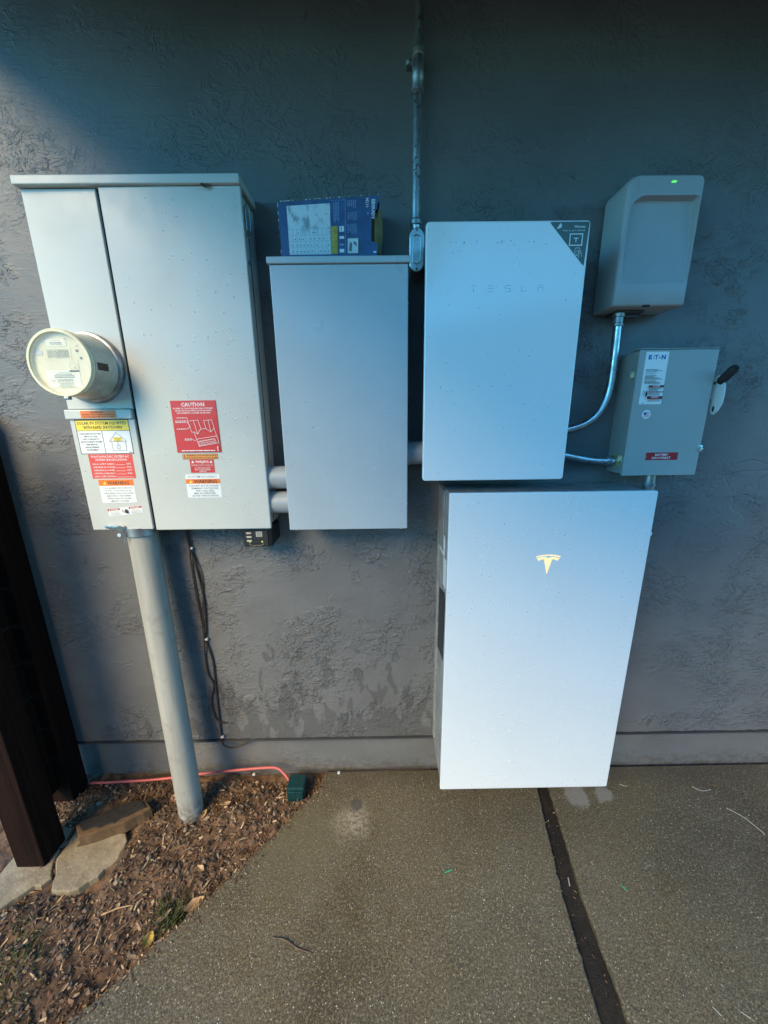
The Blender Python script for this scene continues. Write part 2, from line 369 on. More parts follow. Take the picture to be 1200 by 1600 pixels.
def island(name, cols, rough=.7):
    m = NT(name); g = m.n('NewGeometry'); cr = m.n('ValToRGB', {0: g.outputs['Random Per Island']}); e = cr.color_ramp
    e.interpolation = 'CONSTANT'
    while len(e.elements) < len(cols): e.elements.new(.5)
    for i, q in enumerate(cols): e.elements[i].position = i/len(cols); e.elements[i].color = (*q, 1)
    n = m.noise(g.outputs['Position'], 90, 4, .7); c = m.mix(m.ramp(n, .3, .75, 0, .5), cr.outputs[0], m.mix(.5, cr.outputs[0], (.03, .02, .012)))
    m.P(Base_Color=c, Roughness=rough, Normal=m.bump(n, .4, .002)); return m.m
MAT['chips'] = island('bark_chips', [(.10, .055, .030), (.17, .095, .052), (.055, .032, .020), (.26, .165, .09), (.13, .066, .038), (.40, .27, .155), (.085, .048, .03), (.20, .10, .055), (.52, .37, .22), (.14, .082, .048), (.07, .04, .026), (.32, .20, .11)])
MAT['pebbles'] = island('pebbles', [(.10, .070, .045), (.07, .045, .03), (.15, .105, .07), (.055, .036, .026), (.12, .078, .05), (.28, .21, .14)])
MAT['leaf_tan'] = plain('dry_leaf_tan', (.46, .29, .15), .6, 0, .25, 60); MAT['leaf_yel'] = plain('dry_leaf_yellow', (.55, .36, .08), .55, 0, .25, 60)
MAT['leaf_pink'] = plain('dry_leaf_pale', (.55, .36, .27), .6, 0, .2, 60); MAT['leaf_brn'] = plain('dry_leaf_brown', (.10, .06, .035), .6, 0, .3, 60)
MAT['grass'] = island('grass_blades', [(.07, .10, .02), (.11, .14, .035), (.16, .15, .05), (.05, .075, .018)], .6)
MAT['stone'] = soilm('pale_flagstone', (.22, .17, .105), (.34, .27, .175), (.42, .35, .24), .35)
MAT['wood'] = soilm('old_wood_block', (.10, .055, .024), (.19, .105, .045), (.07, .042, .024), .8)
MAT['wood_top'] = soilm('charred_wood_top', (.010, .008, .007), (.028, .021, .017), (.05, .037, .028), .8)
MAT['card_blue'] = plain('printed_blue_card', (.055, .115, .26), .42, 0, .14, 25)
MAT['card_side'] = plain('worn_card_edge', (.05, .07, .15), .6, 0, .3, 40)
MAT['card_tan'] = plain('raw_cardboard', (.34, .24, .11), .75, 0, .15, 40)
def chartm():
    m = NT('scuffed_white_print'); p = m.geo(); n = m.noise(m.scale(p, (1, 1, .6)), 45, 5, .65)
    c = m.mix(m.math('MULTIPLY', m.ramp(n, .5, .66), m.ramp(m.n('SeparateXYZ', {0: p}).outputs[2], 1.96, 1.99)), (.66, .72, .76), (.27, .33, .38)); m.P(Base_Color=c, Roughness=.5); return m.m
MAT['chart'] = chartm(); MAT['chart_line'] = plain('grid_ink', (.28, .36, .46), .5); MAT['ochre'] = plain('ochre_print', (.50, .36, .07), .5, 0, .2, 60)
MAT['blue_lt'] = plain('light_blue_print', (.24, .38, .60), .5)

# ------------------------------------------------------------------ ground, slabs
g_ = MB().add([(-60, -60, -.07), (60, -60, -.07), (60, 60, -.07), (-60, 60, -.07)], [(0, 1, 2, 3)]).build('ground', MAT['soil']); g_['kind'] = 'structure'
_vg = {}
def vnoise(x, y, seed):
    if seed not in _vg: _vg[seed] = np.random.RandomState(seed).rand(512, 512)
    r = _vg[seed]; xi = np.floor(x).astype(int); yi = np.floor(y).astype(int); fx = x-xi; fy = y-yi
    fx = fx*fx*(3-2*fx); fy = fy*fy*(3-2*fy); g = lambda a, b: r[a % 512, b % 512]
    return (g(xi, yi)*(1-fx)+g(xi+1, yi)*fx)*(1-fy)+(g(xi, yi+1)*(1-fx)+g(xi+1, yi+1)*fx)*fy
def soil_h(x, y):
    x = np.asarray(x, float); y = np.asarray(y, float)
    h = -.022+.030*(vnoise(x*5+9, y*5+9, 1)-.5)+.020*(vnoise(x*14, y*14, 2)-.5)+.013*(vnoise(x*38, y*38, 3)-.5)+.009*(vnoise(x*85, y*85, 4)-.5)
    return h-.006*np.clip((-.45-y)*4, 0, 2)-.012*np.clip((-.93-x)*20, 0, 1)*np.clip((y+.46)*20, 0, 1)*np.clip((-.13-y)*20, 0, 1)
EDGE = [(-.262, .02), (-.268, -.03), (-.2813, -.0622), (-.336, -.129), (-.435, -.249), (-.515, -.346), (-.5996, -.4366), (-.6515, -.493), (-.7187, -.565), (-.7657, -.615), (-.8184, -.6644), (-.93, -.765), (-1.12, -.93), (-1.6, -1.25), (-3.5, -2.2)]
def edge_x(y):
    for (xa, ya), (xb, yb) in zip(EDGE, EDGE[1:]):
        if yb <= y <= ya: return xa+(xb-xa)*(y-ya)/(yb-ya)
    return EDGE[0][0]
X, Y = np.meshgrid(np.arange(-2.0, -.20, .0075), np.arange(-1.25, .06, .0075), indexing='ij'); Z = soil_h(X, Y); nx, ny = X.shape
idx = np.arange(nx*ny).reshape(nx, ny); F = np.stack([idx[:-1, :-1], idx[1:, :-1], idx[1:, 1:], idx[:-1, 1:]], -1).reshape(-1, 4)
so_ = MB().add(np.stack([X, Y, Z], -1).reshape(-1, 3).tolist(), F.tolist(), True).build('soil_bed', MAT['soil'], auto=False); so_['kind'] = 'structure'

def jag(pts, step, amp, seed):
    rnd = random.Random(seed); out = []
    for a, b in zip(pts, pts[1:]):
        a = Vector(a); b = Vector(b); n = max(1, int((b-a).length/step)); nn = Vector((-(b-a).y, (b-a).x)).normalized()
        for k in range(n): out.append(a.lerp(b, k/n)+(nn*rnd.gauss(0, amp) if (k or out) else nn*0))
    return [tuple(p) for p in out+[Vector(pts[-1])]]
rnd = random.Random(5)
e1 = jag([p for p in EDGE[:13]], .012, .0017, 1)+[EDGE[13], EDGE[14]]
jl = jag([(.633, -.03), (.6265, -.0737), (.564, -.4276), (.538, -.6864), (.46, -1.5)], .02, .0013, 2)
jr = jag([(.678, -.03), (.674, -.0746), (.625, -.4286), (.6105, -.6874), (.56, -1.5)], .02, .0013, 3)
left = e1[::-1]+[(.638, .02)]+jl+[(.30, -4.5), (-3.5, -4.5)]
right = [(.683, .02)]+jr+[(.40, -4.5), (6, -4.5), (6, .02)]
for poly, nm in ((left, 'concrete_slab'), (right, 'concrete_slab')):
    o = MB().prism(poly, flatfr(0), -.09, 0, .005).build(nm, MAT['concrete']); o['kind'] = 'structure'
mb = MB(); jd = jl[::1]
pts = []
for i in range(60):
    t = i/59; y = .0-1.6*t
    for k in range(5):
        x = .58+.11*(k/4)+.035+(y*.13); pts.append((x, y, -.017+.008*(vnoise(np.array(x*60.), np.array(y*60.), 8)-.5)))
mb.add(pts, [(i*5+k, i*5+k+1, (i+1)*5+k+1, (i+1)*5+k) for i in range(59) for k in range(4)], True)
o = mb.build('slab_joint', MAT['dirt'], auto=False); o['kind'] = 'structure'

# ------------------------------------------------------------------ house wall with plinth and eave
hw = thing('house_wall', (0, .1, 0), 'dark grey stucco house wall with recessed plinth behind all the boxes', 'wall')
mb = MB(); rnd = random.Random(3); N = 260; v = []
xs = [-1.40+5.4*i/N for i in range(N+1)]
for x in xs: v += [(x, 0, 3.0), (x, 0, .203+rnd.gauss(0, .0012)), (x, .008, .196+rnd.gauss(0, .001)), (x, .06, .197)]
mb.add(v, [(i*4+k, i*4+k+1, (i+1)*4+k+1, (i+1)*4+k) for i in range(N) for k in range(3)])
mb.build('stucco_face', MAT['stucco'], hw, auto=False)
MB().box(-1.40, 4, .0605, 3.0, .20, 3.0, 0).build('side_wall', MAT['stucco'], hw)
MB().prism([(-1.2, -3.1), (.50, -3.1), (.50, -1.65), (1.7, -1.65), (1.7, -.83), (-1.2, -.83)], flatfr(2.64), 0, .03).build('added_sun_blocker', MAT['soffit'], hw)  # added unseen slab, outlined to block sun from the right wall and battery
MB().box(-1.385, 4, .040, .2, -.15, .21, 0).build('plinth', MAT['plinth'], hw)
MB().box(-1.39, 4, -.003, .035, .1895, .1955, 0).build('ledge_shadow_strip', MAT['soffit'], hw)  # dark strip that draws the shadow line under the stucco ledge
EAVE_Z, EAVE_D, EAVE_X = 2.62, .80, -1.27
MB().box(EAVE_X, 4, -EAVE_D, .15, EAVE_Z, EAVE_Z+.03, 0).build('soffit', MAT['soffit'], hw)
MB().box(EAVE_X, 4, -EAVE_D-.025, -EAVE_D-.002, EAVE_Z-.12, EAVE_Z+.14, .003).build('fascia', MAT['soffit'], hw)

# ------------------------------------------------------------------ house across the yard (behind the camera)
nh = thing('neighbour_house', (1, -8, 0), 'brown neighbouring house across the yard facing the grey wall', 'house')
MAT['siding'] = plain('brown_siding', (.10, .08, .065), .7, 0, .1, 3); MAT['shingle'] = plain('dark_shingles', (.05, .05, .052), .8, 0, .2, 6)
MB().box(-4.0, 9, -12, -7.0, -.08, 2.15, .02).build('wall', MAT['siding'], nh)
fr = lambda u, v, h=0: Vector((u, -6.5-h, v))
MB().prism([(-4.6, 2.05), (9.5, 2.05), (9.5, 2.2), (5.2, 3.7), (-4.6, 2.2)], fr, 0, 6.5).build('roof', MAT['shingle'], nh)

# ------------------------------------------------------------------ fence at the left
fe = thing('wooden_fence', (-1.3, -.6, 0), 'very dark brown wooden fence with posts at the left edge', 'fence')
FT = 1.52
def post(x0, x1, y0, y1, top): MB().box(x0, x1, y0, y1, -.06, top, .004).build('post', MAT['fence'], fe)
post(-1.36, -1.268, -.083, -.004, FT); post(-1.30, -1.20, -.302, -.212, FT)
z = .06; k = 0
while z < FT-.16:
    MB().box(-1.335, -1.312, -.209, -.086, z, z+.1385, .002).build('board', MAT['fence'], fe)
    z += .1466

# ------------------------------------------------------------------ meter panel
T = thing('meter_panel', (-.64, 0, 1.148), 'large light grey metal meter and breaker panel at left with warning stickers', 'electrical panel')
PM = MAT['panel']
MB().box(-.925, -.363, -.104, .004, 1.156, 2.070, .002).build('cabinet', PM, T)
MB().box(-.934, -.3535, -.130, .002, 2.0765, 2.0975, .0025).build('top_cap', PM, T)
MB().box(-.926, -.734, -.114, -.1045, 1.523, 2.0745, .002).build('meter_cover', PM, T)
MB().box(-.934, -.7365, -.122, -.1045, 1.494, 1.5215, .003).build('cover_lip', PM, T)
MB().box(-.927, -.735, -.1155, -.1045, 1.1495, 1.4925, .002).build('lower_door', PM, T)
dr = MB().box(-.7225, -.3555, -.120, -.106, 1.1475, 2.0755, .0025).build('breaker_door', PM, T)
MB().box(-.737, -.719, -.1052, -.103, 1.15, 2.07, 0).build('seam', MAT['gap'], T)
# right side: door return seam and latch
MB().box(-.3625, -.3612, -.062, -.060, 1.16, 2.07, 0).build('side_seam', MAT['gap'], T)
la = MB().box(-.3625, -.353, -.096, -.086, 1.985, 2.043, .002).build('latch', MAT['steel'], T)
MB().tube(bez([(-.351, -.078, 2.04), (-.350, -.078, 2.005), (-.3515, -.080, 1.985), (-.356, -.088, 1.972)], 4), .0035, 8).build('latch_spring', MAT['steel'], la)
MB().box(-.3625, -.354, -.100, -.076, 1.222, 1.245, .003).build('lower_latch', MAT['steel_dull'], T)
MB().box(-.3625, -.355, -.102, -.080, 1.905, 1.913, .002).build('hinge_tab', MAT['steel_dull'], T)
ha = MB().box(-.880, -.822, -.124, -.1158, 1.155, 1.1635, .002).tube([(-.874, -.126, 1.1635), (-.874, -.134, 1.166), (-.832, -.134, 1.166), (-.832, -.126, 1.1635)], .0028, 8).build('hasp', MAT['steel'], T)
MB().tube(bez([(-.834, -.13, 1.163), (-.828, -.132, 1.145), (-.832, -.128, 1.128), (-.826, -.126, 1.118), (-.829, -.125, 1.10)], 5), .0014, 6).lathe((-.833, -.13, 1.136), (0, -1, .2), [(0, .006), (.006, .006)], 10).build('seal_wire', MAT['steel_dull'], ha)
# stickers on the lip and lower door
R, I, Wt, Yl, Og = MAT['red'], MAT['ink'], MAT['wht'], MAT['yel'], MAT['org']
def bars(m, u0, u1, v0, n, dv, t, seed, center=True, s0=.7):
    rn = random.Random(seed); out = []
    for i in range(n):
        wd = (u1-u0)*rn.uniform(s0, 1); c = (u0+u1)/2 if center else u0+wd/2
        a = c-wd/2
        while a < c+wd/2-.005:
            b = min(c+wd/2, a+(u1-u0)*rn.uniform(.06, .2)); out.append(('r', m, a, v0+i*dv, b, v0+i*dv+t)); a = b+.014
    return out
def tri(m, cx, cy, w, h): return ('p', m, [(cx-w/2, cy+h/2), (cx+w/2, cy+h/2), (cx, cy-h/2)])
DL = .1155
label(T, 'warning_label', wallfr(-.886, 1.4975, .122), .105, .0205, Og,
      [('t', I, 'WARNING', .50, .19, .21, .30, .02), tri(I, .32, .18, .05, .24), ('t', I, 'INVERTER OUTPUT CONNECTION DO NOT', .5, .53, .2, .92), ('t', I, 'RELOCATE THIS OVERCURRENT DEVICE', .5, .84, .2, .88)],
      lab='orange warning strip on the cover lip')
label(T, 'shutdown_label', wallfr(-.913, 1.391, DL), .160, .1015, Wt,
      [('r', I, .0, .0, 1., 1.), ('r', Wt, .012, .02, .988, .98), ('r', Yl, .012, .02, .988, .31), ('r', I, .012, .31, .988, .323), ('r', I, .466, .32, .476, .98),
       ('t', I, 'SOLAR PV SYSTEM EQUIPPED', .5, .097, .085, .92, .012), ('t', I, 'WITH RAPID SHUTDOWN', .5, .222, .085, .72, .012)]
      + [('t', I, s, .24, .405+i*.078, .043, w_, .012) for i, (s, w_) in enumerate((('TURN RAPID SHUTDOWN', .40), ('SWITCH TO THE', .25), ('"OFF" POSITION TO', .32), ('SHUT DOWN PV SYSTEM', .39), ('AND REDUCE', .21), ('SHOCK HAZARD', .26), ('IN THE ARRAY', .22)))]
      + [('l', MAT['ink_g'], [(.58, .63), (.73, .37), (.90, .63), (.58, .63)], .0009), ('l', MAT['ink_g'], [(.62, .63), (.62, .90), (.88, .90), (.88, .63)], .0009),
         ('r', Yl, .66, .51, .81, .62), ('t', I, 'SOLAR ELECTRIC', .735, .545, .03, .13), ('t', I, 'PV PANELS', .735, .59, .03, .09),
         ('l', MAT['ink_g'], [(.735, .63), (.735, .74)], .0009), ('l', MAT['ink_g'], [(.71, .74), (.76, .74), (.76, .85), (.71, .85), (.71, .74)], .0009), ('r', I, .92, .945, .97, .96)],
      r=.004, lab='white and yellow rapid shutdown sticker')
label(T, 'specification_label', wallfr(-.8935, 1.3155, DL), .1335, .0745, MAT['red2'],
      [('t', Wt, 'PHOTOVOLTAIC SYSTEM AC', .49, .095, .085, .86, .012), ('t', Wt, 'SYSTEM SPECIFICATION', .5, .225, .085, .72, .012)]
      + [('t', Wt, s, .06+w_/2, .40+i*.128, .062, w_, .015) for i, (s, w_) in enumerate((('MAX AC OUTPUT CURRENT', .50), ('OPERATING AC VOLTAGE', .50), ('OPERATING AC POWER', .49), ('OPERATING AC FREQUENCY', .49), ('MAX OCPD RATING', .49)))]
      + [('r', Wt, .57, .425+i*.128, (.95 if i == 4 else .80), .436+i*.128) for i in range(5)]
      + [('t', Wt, s, .83+.06, .40+i*.128, .06, .11, .015) for i, s in enumerate(('AMPS', 'VOLTS', 'WATTS', 'Hz'))],
      lab='red photovoltaic specification sticker')
label(T, 'warning_label', wallfr(-.8785, 1.2385, DL), .1075, .0735, Wt,
      [('r', Og, 0, 0, 1, .265), tri(Yl, .17, .14, .10, .15), ('t', I, 'WARNING', .56, .14, .155, .62, .012)]
      + [('t', MAT['ink_g'], s, .52, .365+i*.112, .058, w_, .004) for i, (s, w_) in enumerate((('THIS EQUIPMENT FED BY MULTIPLE', .86), ('SOURCES. TOTAL RATING OF ALL', .78), ('OVERCURRENT DEVICES, EXCLUDING', .88), ('MAIN SUPPLY OVERCURRENT', .70), ('DEVICE, SHALL NOT EXCEED', .70), ('AMPACITY OF BUSBAR.', .54)))],
      lab='white sticker with orange warning header')
a_ = rad(5.5)
def tilt(x0, z0, d, a): return lambda u, v, h=0: Vector((x0+u*math.cos(a)-v*math.sin(a), -d-h, z0+u*math.sin(a)+v*math.cos(a)))
label(T, 'danger_label', tilt(-.866, 1.1935, DL, a_), .108, .0245, Wt,
      [('r', MAT['dred'], .0, .03, .36, .30), ('r', MAT['dred'], .63, .03, 1, .30), ('t', Wt, 'DANGER', .21, .165, .2, .22, .02), ('t', Wt, 'PELIGRO', .84, .165, .2, .24, .02), tri(Wt, .06, .165, .05, .2), tri(Wt, .69, .165, .05, .2)]
      + bars(MAT['ink_l'], .03, .36, .42, 4, .13, .05, 3) + bars(MAT['ink_l'], .66, .97, .42, 4, .13, .05, 4)
      + [('l', I, [(.43, .25), (.46, .35), (.44, .5), (.47, .62)], .0014), ('p', I, [(.50, .62), (.55, .85), (.6, .7), (.58, .3), (.54, .18), (.52, .4)])],
      lab='small tilted white danger sticker')
DD = .120
cau = label(T, 'caution_plaque', wallfr(-.6175, 1.393, DD), .1325, .151, R,
      [('t', Wt, 'CAUTION', .49, .075, .07, .52, .022)]
      + [('t', Wt, s, .49, .148+i*.043, .026, w_, .02) for i, (s, w_) in enumerate((('POWER TO THIS BUILDING ALSO SUPPLIED', .88), ('FROM THE FOLLOWING SOURCES WITH', .80), ('DISCONNECTS LOCATED AS SHOWN', .74)))]
      + bars(Wt, .10, .30, .318, 1, .1, .016, 3, True, 1) + bars(Wt, .06, .31, .378, 2, .026, .016, 4, True, 1) + bars(Wt, .07, .27, .532, 1, .1, .016, 5, True, 1) + bars(Wt, .22, .37, .725, 2, .022, .016, 6, True, 1)
      + [('l', Wt, q, .0011) for q in ([(.30, .325), (.335, .325), (.335, .39)], [(.31, .40), (.38, .47)], [(.27, .54), (.31, .54), (.385, .49)],
         [(.34, .39), (.57, .37), (.615, .53), (.53, .64), (.47, .60), (.40, .60), (.34, .39)], [(.47, .38), (.53, .64)],
         [(.70, .38), (.88, .37), (.915, .53), (.83, .60), (.73, .54), (.70, .38)], [(.80, .375), (.83, .60)], [(.615, .545), (.74, .535)],
         [(.915, .53), (.985, .815), (.53, .88), (.45, .60)], [(.48, .74), (.945, .68)], [(.37, .735), (.47, .775)], [(.505, .80), (.90, .735), (.925, .80), (.53, .865), (.505, .80)])]
      + [('r', Wt, .53+i*.037, .775-i*.0052, .545+i*.037, .795-i*.0052) for i in range(10)] + [('r', Wt, .54+i*.037, .815-i*.0052, .555+i*.037, .835-i*.0052) for i in range(10)]
      + [('p', Wt, [(.925, .94), (.945, .87), (.97, .93), (.948, .92)]), ('r', Wt, .935, .95, .965, .97)] + bars(Wt, .12, .88, .955, 1, .1, .018, 9, True, 1),
      lab='red engraved caution plaque with white roof drawing', th=.0022)
label(T, 'source_label', wallfr(-.605, 1.3715, DD), .108, .0165, MAT['org2'],
      [('l', I, [(0.005, .03), (.995, .03), (.995, .97), (.005, .97), (.005, .03)], .0009), tri(I, .06, .3, .05, .3), ('t', I, 'WARNING DUAL POWER SOURCE', .54, .29, .27, .84, .016), ('t', I, 'SECOND SOURCE IS PHOTOVOLTAIC SYSTEM', .5, .71, .24, .93, .02)], lab='orange dual power source strip')
label(T, 'overcurrent_label', wallfr(-.5855, 1.3305, DD), .0740, .0405, R,
      [('t', Wt, 'WARNING', .5, .16, .17, .56, .016), tri(Wt, .12, .16, .12, .2), tri(Wt, .88, .16, .12, .2), ('r', MAT['leaf_pink'], .04, .335, .96, .35), ('t', Wt, 'INVERTER OUTPUT CONNECTION', .5, .43, .08, .9), ('r', MAT['leaf_pink'], .04, .52, .96, .53), ('t', Wt, 'DO NOT RELOCATE', .5, .64, .09, .62, .015), ('t', Wt, 'THIS OVERCURRENT', .5, .78, .09, .68, .015), ('t', Wt, 'DEVICE', .5, .91, .09, .28, .015)], lab='small red warning sticker')
label(T, 'disconnect_label', wallfr(-.6055, 1.2520, DD), .1055, .0735, Wt,
      [('t', MAT['ink_g'], 'PV SYSTEM DISCONNECT', .50, .10, .085, .84, .005), ('r', Og, 0, .20, 1, .395), tri(Yl, .14, .30, .10, .14), ('t', I, 'WARNING', .57, .30, .15, .68, .016)]
      + [('t', MAT['ink_g'], s, .52, .485+i*.108, .068, w_, .004) for i, (s, w_) in enumerate((('ELECTRIC SHOCK HAZARD', .87), ('TERMINALS ON THE LINE', .80), ('AND LOAD SIDES', .54), ('MAY BE ENERGIZED', .64), ('IN THE OPEN POSITION', .76)))], r=.004, lab='white sticker with orange warning band')
def bm_(x, z): return (.35+.65*min(1, max(0, (x+.72)/.3))) * (1. if z < 1.85 else .8)
drops(T, -.715, -.365, 1.16, 2.05, .120, 330, 11, .0009, .0034, bm_)
drops(T, -.92, -.745, 1.16, 1.45, .1155, 30, 12)

# ------------------------------------------------------------------ electric meter
E_ = thing('electric_meter', (-.832, -.115, 1.632), 'round cream electricity meter with small display plugged into the grey panel', 'electric meter')
mo = (-.832, -.113, 1.636); ax = (0, -1, 0)
MB().lathe(mo, ax, [(0, .091), (.004, .0965), (.014, .0965), (.019, .094), (.021, .089)], 56).build('clamp_ring', MAT['steel_dull'], E_)
body = MB().lathe((-.832, -.133, 1.636), ax, [(0, .088), (.004, .0885), (.012, .0855), (.05, .0835), (.079, .0826)], 56).build('shell', MAT['tan'], E_)
MB().lathe((-.832, -.2125, 1.636), ax, [(0, .082), (.0035, .0825), (.007, .0845), (.012, .0845), (.0155, .082), (.0155, .076), (.010, .0745), (.001, .0745)], 56).build('front_rim', MAT['cream'], E_)
fc = MB().lathe((-.832, -.214, 1.636), ax, [(0, .0745), (.003, .0745)], 56, False).build('face_plate', MAT['cream'], E_)
FD = .2172
def face(name, u0, u1, v0, v1, mat, items, r=0., th=.0006): # fractions of the face box (centre .0, radius 1)
    return label(E_, name, wallfr(-.832+u0*.0745, 1.636+v0*.0745, FD), (u1-u0)*.0745, (v1-v0)*.0745, mat, items, r, th=th)
face('display', -.50, .38, .13, .50, MAT['cream'], [('r', MAT['lcd'], .06, .10, .93, .86)] + [('l', MAT['lcd_d'], [(u, .28), (u+.09, .28), (u+.08, .68), (u-.01, .68), (u, .28)], .0011) for u in (.17, .33, .5, .67, .8)] + [('r', MAT['lcd_d'], .16, .75, .2, .8)])
face('name_plate', -.42, .28, .58, .80, MAT['plate'], bars(MAT['ink_l'], .2, .8, .2, 1, .1, .08, 1) + bars(MAT['ink_g'], .2, .8, .48, 2, .2, .1, 2) + [('r', I, -.04, -.05, .04, .03), ('r', I, .94, -.05, 1.02, .03)])
pl = face('rating_plate', -.62, .55, -.80, -.22, MAT['plate'], bars(MAT['ink_l'], .32, .75, .10, 1, .1, .04, 3) + bars(MAT['ink_g'], .2, .85, .20, 3, .09, .04, 4) + bars(MAT['ink_l'], .08, .24, .52, 2, .09, .035, 5)
     + [('l', MAT['ink_g'], [(.28+.5*i/40, .56-.05*math.sin(i*1.15)-.035*math.cos(i*2.3)) for i in range(41)], .0009)] + bars(MAT['ink_l'], .3, .8, .70, 4, .075, .035, 6))
face('round_window', -.93, -.60, .28, .46, MAT['clip'], [], .006)
for (u, v, s) in ((.60, .42, .05), (.70, .18, .045), (.62, .58, .03)):
    screw(E_, (-.832+u*.0745, -FD+.0002, 1.636+v*.0745), ax, s*.0745, MAT['ink_g'] if s > .04 else MAT['clip'], 'face_screw')
face('emblem', .20, .56, -.28, .10, MAT['cream'], [('l', MAT['ink_l'], [(.1, .6), (.3, .1), (.8, .35), (.95, .65), (.6, .9), (.1, .6)], .001), ('p', MAT['ink_l'], [(.5, .55), (.7, .5), (.75, .7), (.6, .78)])])
MB().lathe((-.832, -.2245, 1.636), ax, [(0, .0755), (.0015, .0755)], 56, False).build('glass_cover', MAT['glass'], E_)
v = []
for k in range(7):
    a = rad(-4+8*k/6*1.6-6)
    for y in (-.158, -.205): v.append((-.832+.0843*math.cos(a), y, 1.636+.0843*math.sin(a)))
MB().add(v, [(2*k, 2*k+1, 2*k+3, 2*k+2) for k in range(6)]).build('side_port', MAT['black'], E_)
MB().box(-.839, -.825, -.229, -.217, 1.545, 1.5535, .002).build('seal_tab', MAT['steel_dull'], E_)

# ------------------------------------------------------------------ riser conduit
rp0, rp1 = Vector((-.800, -.072, 1.150)), Vector((-.770, -.128, -.07))
T = thing('riser_conduit', rp1, 'thick grey plastic pipe rising from the soil into the meter panel', 'pipe')
ri = MB().tube([rp0.lerp(rp1, k/12) for k in range(13)], .0445, 40).build('pipe', MAT['pvc_old'], T)
MB().tube([rp0.lerp(rp1, t) for t in (.0, .022, .024)], [.0515, .0515, .046], 40).build('collar', MAT['steel_dull'], T)

# ------------------------------------------------------------------ middle box
T = thing('junction_box', (-.105, 0, 1.151), 'tall plain blue-grey metal box in the middle under the blue carton', 'electrical box')
PB = MAT['panel_b']
MB().box(-.283, .0745, -.137, .003, 1.156, 1.880, .002).build('cabinet', PB, T)
MB().box(-.2885, .0795, -.150, -.1385, 1.1505, 1.8835, .0025).build('front_cover', PB, T)
MB().box(-.2935, .0840, -.157, .001, 1.8845, 1.9005, .002).build('top_flange', PB, T)
for x in (-.27, .06): screw(T, (x, -.140, 1.1503), (0, 0, -1), .005, MAT['steel'])
for zz in (1.79, 1.40, 1.23): screw(T, (.0797, -.145, zz), (1, -.3, 0), .0022, MAT['wht'], 'side_screw')
drops(T, -.28, .07, 1.16, 1.55, .150, 95, 21, .0009, .003, lambda x, z: 1. if z < 1.25 else .22)

for z_, x0, x1, lab in ((1.306, -.372, -.281, 'upper grey pipe stub between meter panel and middle box'), (1.224, -.372, -.281, 'lower grey pipe stub between meter panel and middle box'), (1.379, .072, .142, 'short grey pipe stub between middle box and white gateway')):
    T = thing('pipe_stub', (x0, -.075, z_), lab, 'pipe', 'short grey pipe stubs between boxes')
    MB().tube([(x0, -.075, z_), (x1, -.075, z_)], .0362, 32).build('pipe', MAT['pvc'], T)
    MB().lathe((x0+.008, -.075, z_), (1, 0, 0), [(0, .0385), (.011, .0385), (.012, .0365)], 32).build('rim', MAT['pvc'], T)

# ------------------------------------------------------------------ blue carton on the middle box
T = thing('cardboard_carton', (-.13, -.06, 1.901), 'worn blue printed cardboard carton with torn end lying on the middle box', 'carton')
cz = 1.9015
qf = [(-.2635, cz+.001), (-.002, cz), (.0045, cz+.1565), (-.2645, cz+.1425)]      # front outline, slightly out of square
def cfr(u, v, h=0):       # u,v in 0..1 over the carton's front
    a = Vector((qf[0][0], 0, qf[0][1])).lerp(Vector((qf[1][0], 0, qf[1][1])), u); b = Vector((qf[3][0], 0, qf[3][1])).lerp(Vector((qf[2][0], 0, qf[2][1])), u)
    p = a.lerp(b, v); p.y = -.105-h; return p
tear = [(1., 0.), (1.0, .27), (.985, .30), (.93, .335), (.925, .50), (.93, .66), (.955, .71), (.975, .80), (.985, .80), (.985, .88), (1., .92), (1., 1.)]
poly = [(0, 0), (.25, 0), (.5, 0), (.75, 0)]+tear+[(.75, 1.), (.5, 1.0), (.25, 1.), (0, 1.), (.004, .5)]
mb = MB().prism(poly, cfr, -.0022, 0, 0); front = mb.build('front_panel', MAT['card_blue'], T)
def strip(a, b, c, d): return [a, b, c, d]
mb = MB()
for (p, q) in (((0, 1.), (1., 1.)), ((0, 0), (0, 1.))):
    A, B = cfr(*p, -.0023), cfr(*q, -.0023); bk = Vector((0, .085, 0)); mb.add([A, B, B+bk, A+bk], [(0, 1, 2, 3)])
mb.build('side_panel', MAT['card_side'], T)
A, B = cfr(0, 0, -.087), cfr(1, 1, -.087); MB().add([(A.x, A.y, A.z), (B.x, A.y, A.z), (B.x, A.y, B.z), (A.x, A.y, B.z-.014)], [(0, 1, 2, 3)]).build('back_panel', MAT['card_tan'], T)
A = cfr(.0, 0, -.003); MB().box(-.26, -.004, -.10, -.02, cz+.0003, cz+.0025, 0).build('bottom_panel', MAT['card_tan'], T)
v = [cfr(.985, .24, -.03), cfr(1.035, .22, -.05), cfr(1.045, .58, -.052), cfr(1.03, .93, -.06), cfr(.99, .95, -.05), cfr(.985, .6, -.035)]
MB().add(v, [(0, 1, 2, 5), (5, 2, 3, 4)]).build('torn_flap', MAT['card_tan'], T)
v = [cfr(.962, .25, -.012), cfr(.988, .25, -.02), cfr(.984, .74, -.02), cfr(.962, .70, -.012)]
MB().add(v, [(0, 1, 2, 3)]).build('inner_flap', MAT['card_tan'], T)
